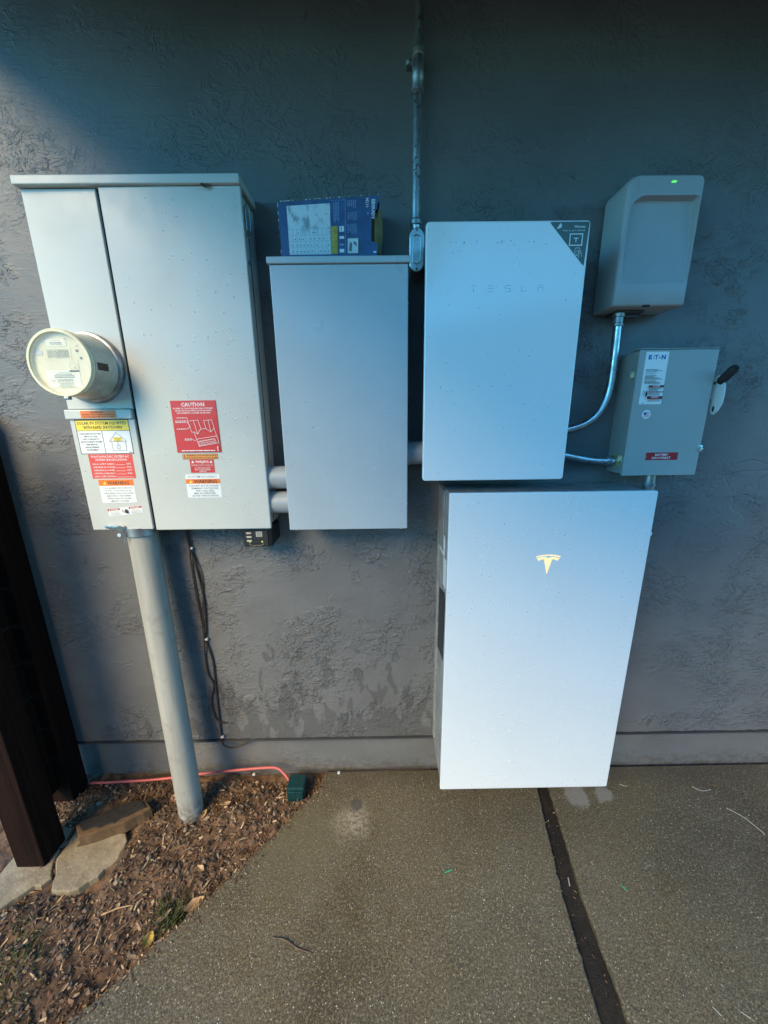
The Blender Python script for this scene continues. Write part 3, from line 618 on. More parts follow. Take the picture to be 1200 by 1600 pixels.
def carton_print():
    g = {}
    L = [.0006]
    def put(nm, m, pts):
        pts = [(u, .02+v*.855) for u, v in pts]
        L[0] += .00004; g.setdefault((nm, m.name), (MB(), m))[0].add([cfr(u, 1-v, L[0]) for u, v in pts], [tuple(range(len(pts)))])
    def rc(nm, m, u0, v0, u1, v1): put(nm, m, [(u0, v1), (u1, v1), (u1, v0), (u0, v0)])
    rc('chart', MAT['chart'], .085, .055, .515, .985)
    for i in range(11): u = .085+.43*i/10; rc('grid_line', MAT['chart_line'], u-.0012, .50, u+.0012, .985)
    for i in range(5): v = .50+.485*i/4.2; rc('grid_line', MAT['chart_line'], .085, v-.002, .515, v+.002)
    rn = random.Random(4)
    rows = [[2, 5.4, 6, 9.5], [1.2, 2.2, 3, 4.9, 5.8, 7, 8, 9.6], [.4, 1.5, 2.3, 3.2, 4.1, 5, 6.2, 9], [.5, 1.5, 2.4, 3.2, 4.1, 5.1, 7.1, 8.1, 9]]
    for i, r in enumerate(rows):
        for q in r:
            u = .085+.043*(q+.4); v = .575+i*.118; put('chart_dot', MAT['ink'], [(u+.0062*math.cos(a), v+.0105*math.sin(a)) for a in [k*math.pi/4 for k in range(8)]])
    put('chart_dot', MAT['ink'], [(.475+.006*math.cos(a), .25+.01*math.sin(a)) for a in [k*math.pi/4 for k in range(8)]])
    rc('ochre_block', MAT['ochre'], .518, .475, .588, .985)
    for k, (v0, v1) in enumerate(((.48, .58), (.66, .71), (.80, .83), (.895, .96))): rc('icon', MAT['wht'] if k != 2 else MAT['blue_lt'], .605, v0, .652, v1)
    rc('icon', MAT['card_blue'], .62, .49, .627, .57)
    rc('photo', MAT['card_tan'], .685, .70, .80, .985); rc('photo', MAT['chart'], .69, .71, .795, .975); put('photo', MAT['ink_g'], [(.70, .93), (.73, .95), (.735, .8), (.71, .76)]); put('photo', MAT['ink_g'], [(.745, .80), (.785, .86), (.775, .78), (.755, .76)])
    for u0, u1, v0, v1, n in ((.55, .61, .06, .42, 4), (.69, .78, .04, .18, 5), (.69, .79, .25, .41, 5), (.69, .79, .46, .66, 5)):
        for i in range(n):
            u = u0+(u1-u0)*i/n; v = v0
            e = v1-rn.random()*.06
            while v < e: q = min(e, v+rn.uniform(.02, .06)); rc('lettering', MAT['blue_lt'], u, v, u+.008, q); v = q+.010
    rc('frame_line', MAT['blue_lt'], .665, .03, .669, .99); rc('frame_line', MAT['blue_lt'], .52, .03, .669, .036)
    for body, u, v0, ln, h, m in (('BRADY', .945, .17, .24, .032, MAT['wht']), ('M210', .885, .05, .16, .028, MAT['wht'])):
        tv, tf = text(body, .02); Wd = tv[:, 0].max(); L[0] += .00004     # rotated: runs downwards
        g.setdefault(('lettering', m.name), (MB(), m))[0].add([cfr(u-.5*h+q[1]/.7*h, 1-(v0+q[0]/Wd*ln)*.87, L[0]) for q in tv], tf)
    rc('logo', MAT['wht'], .928, .055, .962, .135); rc('logo', MAT['card_blue'], .938, .075, .944, .115); rc('logo', MAT['card_blue'], .949, .075, .955, .115)
    rc('icon', MAT['blue_lt'], .885, .27, .90, .31); rc('scuff', MAT['wht'], .955, .955, .985, .985)
    rq = random.Random(12)
    for k in range(26):
        u = rq.random(); l = rq.uniform(.006, .03); t = rq.uniform(.006, .016)
        put('scuff', MAT['chart'], [(u, -.022), (min(1, u+l), -.022), (min(1, u+l*.7), t-.018), (u+l*.2, t-.02)])
    for k in range(12):
        v = rq.random()*.95; l = rq.uniform(.02, .08); t = rq.uniform(.003, .009)
        put('scuff', MAT['chart'], [(.001, v), (t, v+l*.3), (t*.8, v+l*.8), (.001, v+l)])
    for (nm, _), (mb, m) in g.items(): mb.build(nm, m, front, auto=False, kind='stuff' if len(mb.f) > 1 else None)
carton_print()

# ------------------------------------------------------------------ vertical conduit and conduit body
T = thing('vertical_conduit', (.11, -.035, 1.99), 'slim galvanised conduit climbing the wall above the oval conduit body', 'conduit')
st, sd = MAT['steel'], MAT['steel_dull']
MB().tube([(.1085, -.036, 1.985), (.109, -.036, 2.36), (.1135, -.036, 2.42), (.1155, -.036, 2.99)], .0118, 20).build('pipe', st, T)
MB().lathe((.1085, -.036, 1.990), (0, 0, 1), [(0, .0150), (.006, .0165), (.010, .0165), (.011, .0125), (.026, .0135), (.028, .0165), (.038, .0165), (.040, .013), (.044, .012)], 24).build('lower_connector', st, T)
MB().lathe((.1095, -.036, 2.318), (.01, 0, 1), [(0, .0125), (.002, .0168), (.010, .0168), (.011, .0148), (.030, .0148), (.031, .0155), (.062, .0155), (.063, .0148), (.076, .0148), (.078, .0168), (.088, .0168), (.090, .0125)], 24).build('coupling', sd, T)
sp_ = MB().box(.080, .128, -.022, -.0005, 2.390, 2.402, .003).build('strap', sd, T)
screw(sp_, (.088, -.022, 2.396), (0, -1, 0), .006, sd)
T = thing('conduit_body', (.108, -.05, 1.885), 'small oval aluminium conduit body with screwed cover between middle box and gateway', 'conduit body')
def oval(cx, z0, z1, r, n=10):
    p = [(cx+r*math.cos(a), z1-r+r*math.sin(a)) for a in [math.pi*k/n for k in range(n+1)]]
    return p+[(cx+r*math.cos(a), z0+r+r*math.sin(a)) for a in [math.pi+math.pi*k/n for k in range(n+1)]]
MB().prism(oval(.108, 1.892, 1.992, .0185), wallfr(0, 0, 0), -.002, .070, .004).build('body', MAT['cast'], T)
cv = MB().prism(oval(.108, 1.887, 1.9975, .0212), wallfr(0, 0, 0), .0705, .078, .003).build('cover', MAT['cast'], T)
b1 = [(u, v) for u, v in oval(.108, 1.905, 1.980, .0118)]; n = len(b1); b2 = oval(.108, 1.9085, 1.9765, .0088)
fr = wallfr(0, 0, 0); mb = MB(); mb.add([fr(u, v, .0782) for u, v in b1]+[fr(u, v, .0815) for u, v in oval(.108, 1.9065, 1.9785, .0103)]+[fr(u, v, .0785) for u, v in b2], [(k*n+i, k*n+(i+1) % n, (k+1)*n+(i+1) % n, (k+1)*n+i) for k in range(2) for i in range(n)], True)
mb.build('raised_oval', MAT['cast'], cv)
for zz in (1.8945, 1.990): screw(cv, (.108, -.0782, zz), (0, -1, 0), .0034, MAT['ink_g'])

# ------------------------------------------------------------------ gateway
T = thing('gateway_enclosure', (.33, 0, 1.305), 'white wall-mounted gateway enclosure with dark triangular corner sticker', 'electrical box')
MB().box(.136, .523, -.166, .003, 1.318, 1.953, .006).build('housing', MAT['casing_d'], T)
gp = MB().prism(rrect(.1215, .5380, 1.3055, 1.9660, .009), wallfr(0, 0, 0), .1665, .180, .0035).build('front_panel', MAT['gwhite'], T)
tx = [('T', .2415), ('E', .2865), ('S', .3315), ('L', .3745), ('A', .4175)]
mb = MB()
def seg(x0, x1, z0, z1): mb.add([(x0, -.18015, z0), (x1, -.18015, z0), (x1, -.18015, z1), (x0, -.18015, z1)], [(0, 1, 2, 3)])
LT = 1.8205; h_ = .0155; w_ = .0150; t_ = .0020
for chh, x in tx:
    x -= .001; mb = MB()
    if chh == 'T': seg(x, x+w_, LT-t_, LT); seg(x+w_/2-t_/2, x+w_/2+t_/2, LT-h_, LT-t_*1.9)
    if chh == 'E': [seg(x, x+w_, LT-k*h_/2.25-t_, LT-k*h_/2.25) for k in range(3)]
    if chh == 'S': [seg(x, x+w_, LT-k*h_/2.25-t_, LT-k*h_/2.25) for k in range(3)]; seg(x, x+t_, LT-h_/2.25, LT-t_); seg(x+w_-t_, x+w_, LT-2*h_/2.25, LT-h_/2.25-t_)
    if chh == 'L': seg(x, x+t_, LT-h_, LT); seg(x+t_, x+w_, LT-h_, LT-h_+t_)
    if chh == 'A': seg(x, x+w_, LT-t_, LT); seg(x, x+t_, LT-h_, LT-h_*.42); seg(x+w_-t_, x+w_, LT-h_, LT-h_*.42); seg(x, x+w_, LT-h_*.42, LT-h_*.42+t_)
    mb.build('letter', MAT['silver'], gp, auto=False)
sx0, sz1 = .433, 1.9620; sw, sh = .1015, .100
def trip(): # rounded triangle
    P = [Vector((0, 1)), Vector((1, 1)), Vector((.965, 0))]; out = []
    for i in range(3):
        a, b, c = P[i-1], P[i], P[(i+1) % 3]; u, w = b+(a-b).normalized()*.055, b+(c-b).normalized()*.055
        for k in range(6): t = k/5; out.append(((1-t)**2*u+2*t*(1-t)*b+t*t*w)[:])
    return [(p[0]*sw, p[1]*sh) for p in out][::-1]
fr = wallfr(sx0, sz1-sh, .180)
stk = MB().prism(trip(), fr, .0001, .0005).build('corner_sticker', MAT['teal'], T); stk['label'] = 'dark grey-green triangular sticker'
g2 = MB(); Pn = MAT['pale_ink']; fq = lambda u, v, l=.0007: fr(u*sw, sh-v*sh, l)
for s, u, v, h, wd, bo in (('Welcome', .765, .105, .055, .28, .03), ('Scan to get started', .62, .185, .045, .55, .0)):
    tv, tf = text(s, bo); Wd = tv[:, 0].max(); g2.add([fq(u-wd/2+q[0]/Wd*wd, v-(q[1]-.35)/.7*h) for q in tv], tf)
g2.build('lettering', Pn, stk, auto=False, kind='stuff')
g3 = MB()
def ln(pts, t):
    for a, b in zip(pts, pts[1:]):
        A, B = Vector(a), Vector(b); d = (B-A).normalized(); nn = Vector((-d.y, d.x))*t/2; g3.add([fq(*(q), .0007+.00001*len(g3.f)) for q in (A-nn-d*t/2, B+d*t/2-nn, B+d*t/2+nn, A-d*t/2+nn)], [(0, 1, 2, 3)])
ln([(.545, .27), (.855, .27), (.855, .52), (.545, .52), (.545, .27)], .026)
ln([(.655, .365), (.745, .365)], .024); ln([(.70, .365), (.70, .44)], .024)
ln([(.70, .60), (.70, .74), (.80, .76), (.83, .66), (.81, .58), (.72, .58), (.70, .60)], .010); ln([(.72, .68), (.78, .63), (.80, .70), (.74, .73)], .010); ln([(.80, .76), (.82, .80)], .010); ln([(.84, .64), (.87, .72), (.88, .78)], .010)
g3.add([fq(u, v, .0009) for u, v in ((.185, .155), (.265, .035), (.285, .03), (.32, .085), (.30, .13), (.25, .15))][::-1], [(0, 1, 2, 3, 4, 5)])
g3.build('printed_symbol', Pn, stk, auto=False, kind='stuff')
mb = MB(); rn = random.Random(2)
for k in range(26):
    x = rn.choice([rn.uniform(.13, .33), rn.uniform(.18, .42)]); z = 1.918+rn.gauss(0, .003) if k < 17 else rn.uniform(1.4, 1.95)
    mb.lathe((x, -.1801, z), (0, -1, 0), [(0, rn.uniform(.0006, .0016)), (.0003, .0005)], 7)
mb.build('dirt_specks', MAT['ink_g'], gp, kind='stuff')
drops(T, .13, .53, 1.315, 1.95, .180, 70, 31, .0008, .0022)

# ------------------------------------------------------------------ monitoring unit, upper right
T = thing('monitoring_unit', (.76, 0, 1.786), 'rounded blue-grey plastic monitoring unit with green light at upper right', 'monitoring unit')
X0, X1, Z0, Z1 = .661, .866, 1.7865, 2.100
def rr2(x0, x1, z0, z1, rt, rb, seg=8):
    p = []
    for cx, cz_, a0, r in ((x1-rt[1], z1-rt[1], 0, rt[1]), (x0+rt[0], z1-rt[0], 90, rt[0]), (x0+rb, z0+rb, 180, rb), (x1-rb, z0+rb, 270, rb)):
        for k in range(seg+1): a = rad(a0+90*k/seg); p.append((cx+r*math.cos(a), cz_+r*math.sin(a)))
    return p
rings = [(rr2(X0, X1, Z0, Z1, (.030, .016), .004), lambda z: .006), (rr2(X0, X1, Z0, Z1, (.030, .016), .004), lambda z: .098),
         (rr2(X0+.002, X1-.002, Z0+.002, Z1-.002, (.030, .016), .004), lambda z: .1045), (rr2(X0+.006, X1-.005, Z0+.006, Z1-.005, (.030, .014), .004), lambda z: .108),
         (rr2(X0+.0135, X1-.008, 1.843, 2.052, (.040, .010), .010), lambda z: .108), (rr2(X0+.0155, X1-.0095, 1.845, 2.0485, (.038, .009), .009), lambda z: .1075-.020*max(0, (z-1.846)/.204)),
         (rr2(X0+.019, X1-.013, 1.850, 2.043, (.036, .008), .008), lambda z: .106-.021*max(0, (z-1.846)/.204))]
n = len(rings[0][0]); v = [(x, -dd(z), z) for ring, dd in rings for x, z in ring]
f = [(k*n+i, k*n+(i+1) % n, (k+1)*n+(i+1) % n, (k+1)*n+i) for k in range(len(rings)-1) for i in range(n)]+[tuple(range((len(rings)-1)*n, len(rings)*n))]
hs = MB().add(v, f, True).build('housing', MAT['pvs'], T)
tv, tf = text('SUNPOWER', .02); Wd = tv[:, 0].max()
MB().add([(.725+q[0]/Wd*.095, -.1082, 2.064+q[1]*.016) for q in tv], tf).build('embossed_lettering', MAT['pvs_mark'], hs, auto=False, kind='stuff')
MB().prism([(.775, 2.0795), (.786, 2.0795), (.790, 2.0835), (.780, 2.0845), (.774, 2.082)], wallfr(0, 0, .108), 0, .0006).build('status_light', MAT['led'], T)
MB().box(.700, .780, -.07, -.004, 1.7795, 1.7862, .002).build('mounting_plate', MAT['casing_d'], T)
MB().prism([(.728, 1.770), (.778, 1.770), (.783, 1.7785), (.721, 1.7785)], wallfr(0, 0, .03), 0, .02).build('bracket', MAT['casing_d'], T)
MB().box(.748, .768, -.1065, -.101, 1.7845, 1.7905, .0015).build('release_tab', MAT['gap'], T)

# ------------------------------------------------------------------ bent conduits at the right
T = thing('bent_conduit', (.714, -.05, 1.786), 'bent steel conduit curving from the monitoring unit down into the gateway', 'conduit')
MB().tube(bez([(.7135, -.052, 1.782), (.7155, -.052, 1.72), (.717, -.052, 1.655), (.7165, -.052, 1.58), (.706, -.052, 1.527), (.683, -.052, 1.487), (.648, -.052, 1.461), (.60, -.052, 1.4455), (.56, -.052, 1.438), (.515, -.052, 1.435)], 6), .0117, 20).build('pipe', st, T)
MB().lathe((.7135, -.052, 1.745), (0, 0, 1), [(0, .0125), (.001, .0165), (.007, .0165), (.009, .0145), (.024, .0145), (.026, .0172), (.034, .0172), (.040, .0172)], 20).build('connector', sd, T)
T = thing('offset_conduit', (.55, -.05, 1.36), 'short offset conduit running from the gateway into the switch box', 'conduit')
MB().tube(bez([(.515, -.05, 1.369), (.56, -.05, 1.3685), (.60, -.05, 1.362), (.64, -.05, 1.3535), (.68, -.05, 1.346), (.715, -.05, 1.343), (.776, -.05, 1.3425)], 6), .0117, 20).build('pipe', st, T)
MB().lathe((.731, -.05, 1.3425), (1, 0, 0), [(0, .0125), (.001, .0170), (.008, .0170), (.009, .0145), (.022, .0145), (.023, .0185), (.034, .0185)], 20).build('connector', st, T)
MB().lathe((.7652, -.05, 1.3425), (1, 0, 0), [(0, .0205), (.003, .0205)], 20).build('yellow_ring', MAT['zincyel'], T)

# ------------------------------------------------------------------ switch box
T = thing('disconnect_switch', (.88, 0, 1.30), 'grey metal battery disconnect switch box with side lever at right', 'switch box')
PC = MAT['panel_c']
MB().box(.7725, .9925, -.0885, .003, 1.303, 1.672, .002).build('box', PC, T)
MB().box(.7640, .9985, -.1000, -.0892, 1.3000, 1.6725, .0022).build('cover', PC, T)
MB().box(.7655, .9985, -.099, -.060, 1.6740, 1.6765, .0008).build('rain_lip', PC, T)
for zz in (1.605, 1.352): MB().box(.7665, .7722, -.080, -.062, zz-.010, zz+.010, .001).lathe((.767, -.071, zz), (-1, 0, 0), [(0, .004), (.003, .003)], 10).build('hinge', MAT['cream'], T)
fr = wallfr(.7830, 1.5185, .100); w_, h_ = .0675, .148
label(T, 'rating_label', fr, w_, h_, MAT['wht'],
      [('t', MAT['blue_ink'], 'E', .20, .10, .075, .15, .05), ('p', MAT['blue_ink'], [(.345, .135), (.385, .135), (.385, .11), (.345, .11)]), ('p', MAT['blue_ink'], [(.33, .085), (.355, .065), (.38, .085), (.355, .1)]), ('t', MAT['blue_ink'], 'T', .47, .10, .075, .15, .04), ('p', MAT['blue_ink'], [(.58, .11), (.61, .085), (.64, .11), (.61, .135)]), ('t', MAT['blue_ink'], 'N', .78, .10, .075, .19, .05)]
      + bars(MAT['ink_g'], .08, .92, .325, 3, .024, .011, 1, False, .6) + bars(MAT['ink_g'], .08, .5, .41, 1, .1, .011, 2, False, 1) + bars(MAT['ink_g'], .08, .92, .445, 4, .021, .010, 3, False, .5) + bars(MAT['ink_g'], .08, .8, .545, 3, .022, .011, 4, False, .6)
      + [('r', MAT['dred'], .29, .635, .97, .675), ('r', I, .29, .635, .42, .675), ('r', I, .86, .635, .97, .675), ('t', Wt, 'DANGER', .64, .655, .03, .3, .02), ('r', MAT['dred'], .29, .845, .97, .90), ('r', I, .29, .845, .42, .89), ('r', I, .86, .845, .97, .89), ('t', Wt, 'PELIGRO', .64, .867, .03, .3, .02)]
      + bars(MAT['ink_g'], .30, .95, .69, 3, .022, .010, 5, False, .6) + bars(I, .30, .97, .755, 1, .1, .018, 6, False, 1) + bars(MAT['ink_g'], .30, .95, .79, 2, .022, .010, 7, False, .6) + bars(MAT['ink_g'], .30, .95, .915, 2, .022, .010, 8, False, .8)
      + [('l', I, [(.06, .74), (.11, .77), (.07, .80), (.13, .82)], .0012), ('p', I, [(.15, .80), (.17, .86), (.24, .84), (.25, .78), (.21, .73), (.17, .76)]), ('r', I, .04, .975, .16, .985)], lab='white rating sticker with blue lettering')
fl = label(T, 'flag_sticker', wallfr(.7980, 1.4755, .100), .0265, .0265, MAT['wht'], [('r', MAT['wht'], .2, .3, .8, .3001)] + [('r', MAT['red2'] if i % 2 == 0 else MAT['wht'], .17, .28+i*.063, .83, .343+i*.063) for i in range(7)] + [('r', MAT['blue_ink'], .17, .28, .50, .53)] + bars(MAT['ink_l'], .28, .72, .17, 1, .1, .05, 3) + bars(MAT['ink_l'], .25, .75, .78, 1, .1, .05, 4), r=.0132, lab='round white sticker with a striped flag')
label(T, 'battery_label', wallfr(.8305, 1.3490, .100), .1015, .0235, MAT['dred'], [('t', Wt, 'BATTERY', .49, .29, .27, .40, .02), ('t', Wt, 'DISCONNECT', .49, .70, .27, .57, .02), ('r', MAT['leaf_pink'], .02, .4, .03, .7), ('r', MAT['leaf_pink'], .97, .3, .98, .6)], r=.0035, lab='red battery disconnect sticker')
MB().box(.988, 1.0025, -.1035, -.0905, 1.376, 1.394, .002).tube([(.996, -.104, 1.389), (.998, -.110, 1.384), (.996, -.104, 1.376)], .002, 8).build('hasp', st, T)
# lever: a flat plate on the right side, swinging in the y-z plane
lp = [(.052, 1.575), (.069, 1.590), (.090, 1.600), (.104, 1.592), (.119, 1.571), (.122, 1.540), (.121, 1.520), (.112, 1.498), (.098, 1.4855), (.089, 1.487), (.084, 1.497), (.082, 1.530), (.060, 1.545)]
sfr = lambda u, v, h=0: Vector((1.020+h, -u, v))
lv = MB().prism(lp, sfr, -.0015, .0015).build('lever', MAT['edge'], T)
MB().prism([(.094+.004*math.cos(a)*1.0, 1.502+.009*math.sin(a)) for a in [k*math.pi/6 for k in range(12)]], sfr, -.0018, .0018).build('slot', MAT['gap'], lv)
MB().prism([(.082+.004*math.cos(a), 1.578+.005*math.sin(a)) for a in [k*math.pi/6 for k in range(12)]], sfr, -.0018, .0018).build('slot', MAT['gap'], lv)
MB().tube([(1.02, -.098, 1.578), (1.02, -.104, 1.585), (1.02, -.135, 1.612), (1.02, -.141, 1.617)], [.0095, .0125, .0125, .010], 14).build('grip', MAT['rubber'], lv)
MB().lathe((.992, -.062, 1.56), (1, 0, 0), [(0, .011), (.03, .011)], 14).build('pivot', sd, T)

T = thing('elbow_conduit', (.875, -.06, 1.30), 'short conduit dropping from the switch box behind the battery panel', 'conduit')
MB().tube(bez([(.882, -.06, 1.306), (.884, -.06, 1.26), (.884, -.06, 1.20), (.878, -.06, 1.155), (.855, -.06, 1.128), (.82, -.06, 1.12), (.78, -.06, 1.12)], 5), .0135, 18).build('pipe', st, T)
MB().lathe((.884, -.06, 1.228), (0, 0, 1), [(0, .0145), (.002, .021), (.012, .021), (.013, .0165), (.030, .0165), (.032, .0195), (.040, .0195), (.041, .0165), (.072, .0165)], 20).build('connector', sd, T)

# ------------------------------------------------------------------ battery
T = thing('home_battery', (.503, 0, .174), 'large white upright home battery with glowing emblem standing off the wall', 'battery')
MB().box(.203, .803, -.1965, -.030, .186, 1.267, .006).build('chassis', MAT['casing'], T)
MB().box(.198, .802, -.029, .003, .215, 1.262, .003).build('back_plate', MAT['casing'], T)
fp = MB().prism(rrect(.1985, .8075, .1735, 1.2735, .006), wallfr(0, 0, 0), .197, .210, .002).build('front_panel', MAT['white'], T)
# emblem: curved top bar over a tapering T
mb = MB(); cx = .505
def em(pts): mb.add([(cx+x, -.2103, z) for x, z in pts], [tuple(range(len(pts)))])
N = 14; top = []; bot = []
W2 = .0375
for k in range(N+1):
    x = -W2+2*W2*k/N; top.append((x, 1.0800-.0058*(x/W2)**2)); bot.append((x*.975, 1.0762-.0060*(x/W2)**2))
em(bot+top[::-1])
a = [(x*.93, 1.0738-.0062*(x/W2)**2) for x in [(-W2+W2*.80*k/8) for k in range(9)]]
em([(-.0347, 1.0682), (-.029, 1.0600), (-.0165, 1.0655), (-.012, 1.0640), (-.0075, 1.0725), (-.020, 1.0720)][::1])
em([(.0347, 1.0682), (.029, 1.0600), (.0165, 1.0655), (.012, 1.0640), (.0075, 1.0725), (.020, 1.0720)][::-1])
em([(-.0125, 1.0650), (0, 1.0150), (.0125, 1.0650), (.0075, 1.0725), (0, 1.0680), (-.0075, 1.0725)])
e_ = mb.build('lit_emblem', MAT['lit'], fp, auto=False); e_['label'] = 'glowing warm white emblem'
sf = lambda u, v, h=0: Vector((.203-h, -u, v))      # left side: u towards the camera
MB().prism([(.05, .66), (.16, .68), (.168, .90), (.155, .93), (.05, .90)], sf, .0002, .0015).build('vent_grille', MAT['gap'], T)
for k in range(16): MB().prism([(.055, .675+k*.0145), (.158, .690+k*.0145), (.158, .694+k*.0145), (.055, .679+k*.0145)], sf, .0016, .0030).build('slat', MAT['casing_d'], T.children[-1] if False else T)
MB().prism(rrect(.035, .13, 1.045, 1.115, .01), sf, .0002, .001).build('side_label', MAT['wht'], T)
MB().prism(rrect(.042, .11, 1.056, 1.108, .004), sf, .0012, .0018).build('side_label', MAT['dred'], T)
MB().prism(rrect(.115, .165, .945, 1.045, .006), sf, .0002, .001).build('side_label', MAT['edge'], T)
MB().prism(rrect(.02, .19, .19, .21, .004), sf, .0002, .002).build('lower_trim', MAT['casing'], T)
MB().box(.199, .2025, -.115, -.03, 1.06, 1.262, .001).build('side_plate', MAT['casing'], T)
MB().box(.8035, .822, -.196, -.178, 1.131, 1.142, .002).build('side_clip', MAT['wht'], T)
drops(T, .205, .80, .18, 1.26, .210, 560, 41, .0008, .0027, lambda x, z: .12+.88*max(0, .5+.5*math.sin(x*23+math.sin(z*9)*2)*math.sin(z*11+x*7)))

# ------------------------------------------------------------------ small black unit, cables
T = thing('black_monitor', (-.41, -.05, 1.07), 'small black plastic device with two tiny lights under the meter panel', 'device')
MB().box(-.458, -.362, -.100, .002, 1.078, 1.146, .008, 3).build('case', MAT['black'], T)
MB().box(-.452, -.374, -.1035, -.1005, 1.083, 1.135, .004).build('face_plate', MAT['rubber'], T)
for k in range(3): MB().box(-.443, -.426, -.1065, -.1037, 1.125-.013*k, 1.131-.013*k, .0015).build('button', MAT['ink_l'], T)
label(T, 'printed_label', wallfr(-.412, 1.115, .1036), .02, .018, MAT['ink_l'], bars(MAT['ink_g'], .1, .9, .15, 4, .2, .1, 2))
for x in (-.434, -.394): MB().lathe((x, -.1036, 1.098), (0, -1, 0), [(0, .0028), (.001, .0022)], 10).build('status_light', MAT['led_y'], T)
label(T, 'printed_label', wallfr(-.438, 1.0845, .1036), .05, .008, MAT['black'], [('l', MAT['ink_l'], [(0.02, .1), (.15, .8), (.85, .8), (.98, .1)], .0010)])

def cable(name, pts, r, mat, label_, clips=()):
    T = thing(name, pts[0], label_, 'cable'); MB().tube(bez(pts, 7), r, 10).build('cable', mat, T)
    for p in clips: MB().box(p[0]-.006, p[0]+.006, p[1]-.006, p[1]+.004, p[2]-.004, p[2]+.004, .002).build('clip', MAT['clip'], T)
    return T
cable('wall_cable', [(-.693, -.006, 1.16), (-.690, -.008, 1.075), (-.684, -.008, 1.045), (-.672, -.006, .95), (-.664, -.006, .84), (-.672, -.006, .72), (-.678, -.008, .675), (-.664, -.006, .58), (-.668, -.006, .44), (-.671, -.006, .30), (-.673, -.006, .215), (-.670, -.004, .175), (-.640, .004, .152), (-.60, .012, .158), (-.562, .012, .178), (-.525, .014, .192)], .0033, MAT['brown_wire'],
      'brown cable down the wall that curls below the stucco edge', [(-.680, -.008, 1.045), (-.674, -.008, .678), (-.668, -.008, .222)])
cable('wall_cable', [(-.686, -.007, 1.16), (-.684, -.012, 1.06), (-.690, -.007, .98), (-.688, -.007, .86), (-.683, -.007, .76), (-.681, -.013, .68), (-.690, -.006, .60), (-.688, -.006, .52), (-.674, -.006, .47), (-.692, -.006, .40), (-.689, -.006, .33), (-.678, -.006, .302), (-.655, -.006, .288), (-.645, -.002, .285)], .0028, MAT['brown_wire'],
      'brown cable down the wall that ends in a loose hook above the plinth')
cable('wall_cable', [(-.688, -.014, 1.16), (-.684, -.014, 1.05), (-.660, -.006, .93), (-.673, -.006, .80), (-.679, -.014, .685)], .0024, MAT['brown_wire'], 'short brown cable bulging outward between the two upper wall clips')
cable('low_wire', [(-.62, .006, .004), (-.45, .008, .003), (-.30, .010, .004), (-.12, .010, .006), (.05, .010, .012), (.20, .012, .013)], .0022, MAT['brown_wire'], 'thin brown wire along the foot of the wall', [(-.565, .008, .006), (-.20, .008, .006)])
cable('red_cord', [(-1.262, -.012, -.004), (-1.10, -.012, .002), (-.95, -.010, .010), (-.80, -.006, .026), (-.66, -.004, .040), (-.52, -.004, .052), (-.46, -.006, .052), (-.428, -.02, .040), (-.404, -.035, .020), (-.392, -.045, -.005)], .0052, MAT['pink_cord'], 'faded red extension cord along the foot of the wall')
T = thing('outlet_block', (-.366, -.055, -.035), 'dark green plastic outlet block lying in the soil at the slab corner', 'outlet')
MB().box(-.402, -.330, -.088, -.022, -.045, .040, .006).build('body', MAT['green_plastic'], T)
MB().box(-.398, -.334, -.094, -.0885, -.043, .028, .004).build('cover', MAT['green_plastic'], T)
MB().box(-.366, -.364, -.0955, -.0945, -.040, .026, .0003).build('ridge', MAT['green_plastic'], T)

# ------------------------------------------------------------------ stones, wood, litter
def stone(pts, z0, z1, label_, seed):
    P = jag(pts+[pts[0]], .02, .003, seed)[:-1]
    mb = MB().prism(P, flatfr(0), z0, z1, .004); o = mb.build('flagstone', MAT['stone']); recenter(o); return tag(o, label_, 'stone')
stone([(-1.18, -.175), (-1.06, -.185), (-.985, -.20), (-.962, -.225), (-.952, -.285), (-.99, -.335), (-1.055, -.378), (-1.115, -.374), (-1.14, -.33), (-1.175, -.28)], -.05, -.021, 'pale flat flagstone under the wood block', 1)
stone([(-1.34, -.16), (-1.20, -.17), (-1.183, -.285), (-1.15, -.335), (-1.165, -.36), (-1.21, -.372), (-1.245, -.42), (-1.34, -.44)], -.06, -.026, 'pale flagstone at the foot of the front fence post', 2)
T = thing('wood_block', (-1.03, -.18, .0), 'broken brown wood block with dark top lying on the flagstone', 'wood block')
wb = [(-1.158, -.205), (-1.118, -.244), (-1.05, -.222), (-.985, -.196), (-.955, -.176), (-.915, -.142), (-.958, -.112), (-1.02, -.118), (-1.09, -.165)]
MB().prism(jag(wb+[wb[0]], .025, .0022, 4)[:-1], flatfr(0), -.024, .026, .003).build('block', MAT['wood'], T)
wt_ = [(x-.004, y+.012) for x, y in wb]
MB().prism(jag([(-1.154, -.196), (-1.115, -.222), (-1.04, -.200), (-.985, -.176), (-.955, -.158), (-.935, -.144), (-.962, -.117), (-1.02, -.122), (-1.09, -.167), (-1.154, -.196)], .02, .003, 5)[:-1], flatfr(0), .0255, .031, .002).build('charred_top', MAT['wood_top'], T)

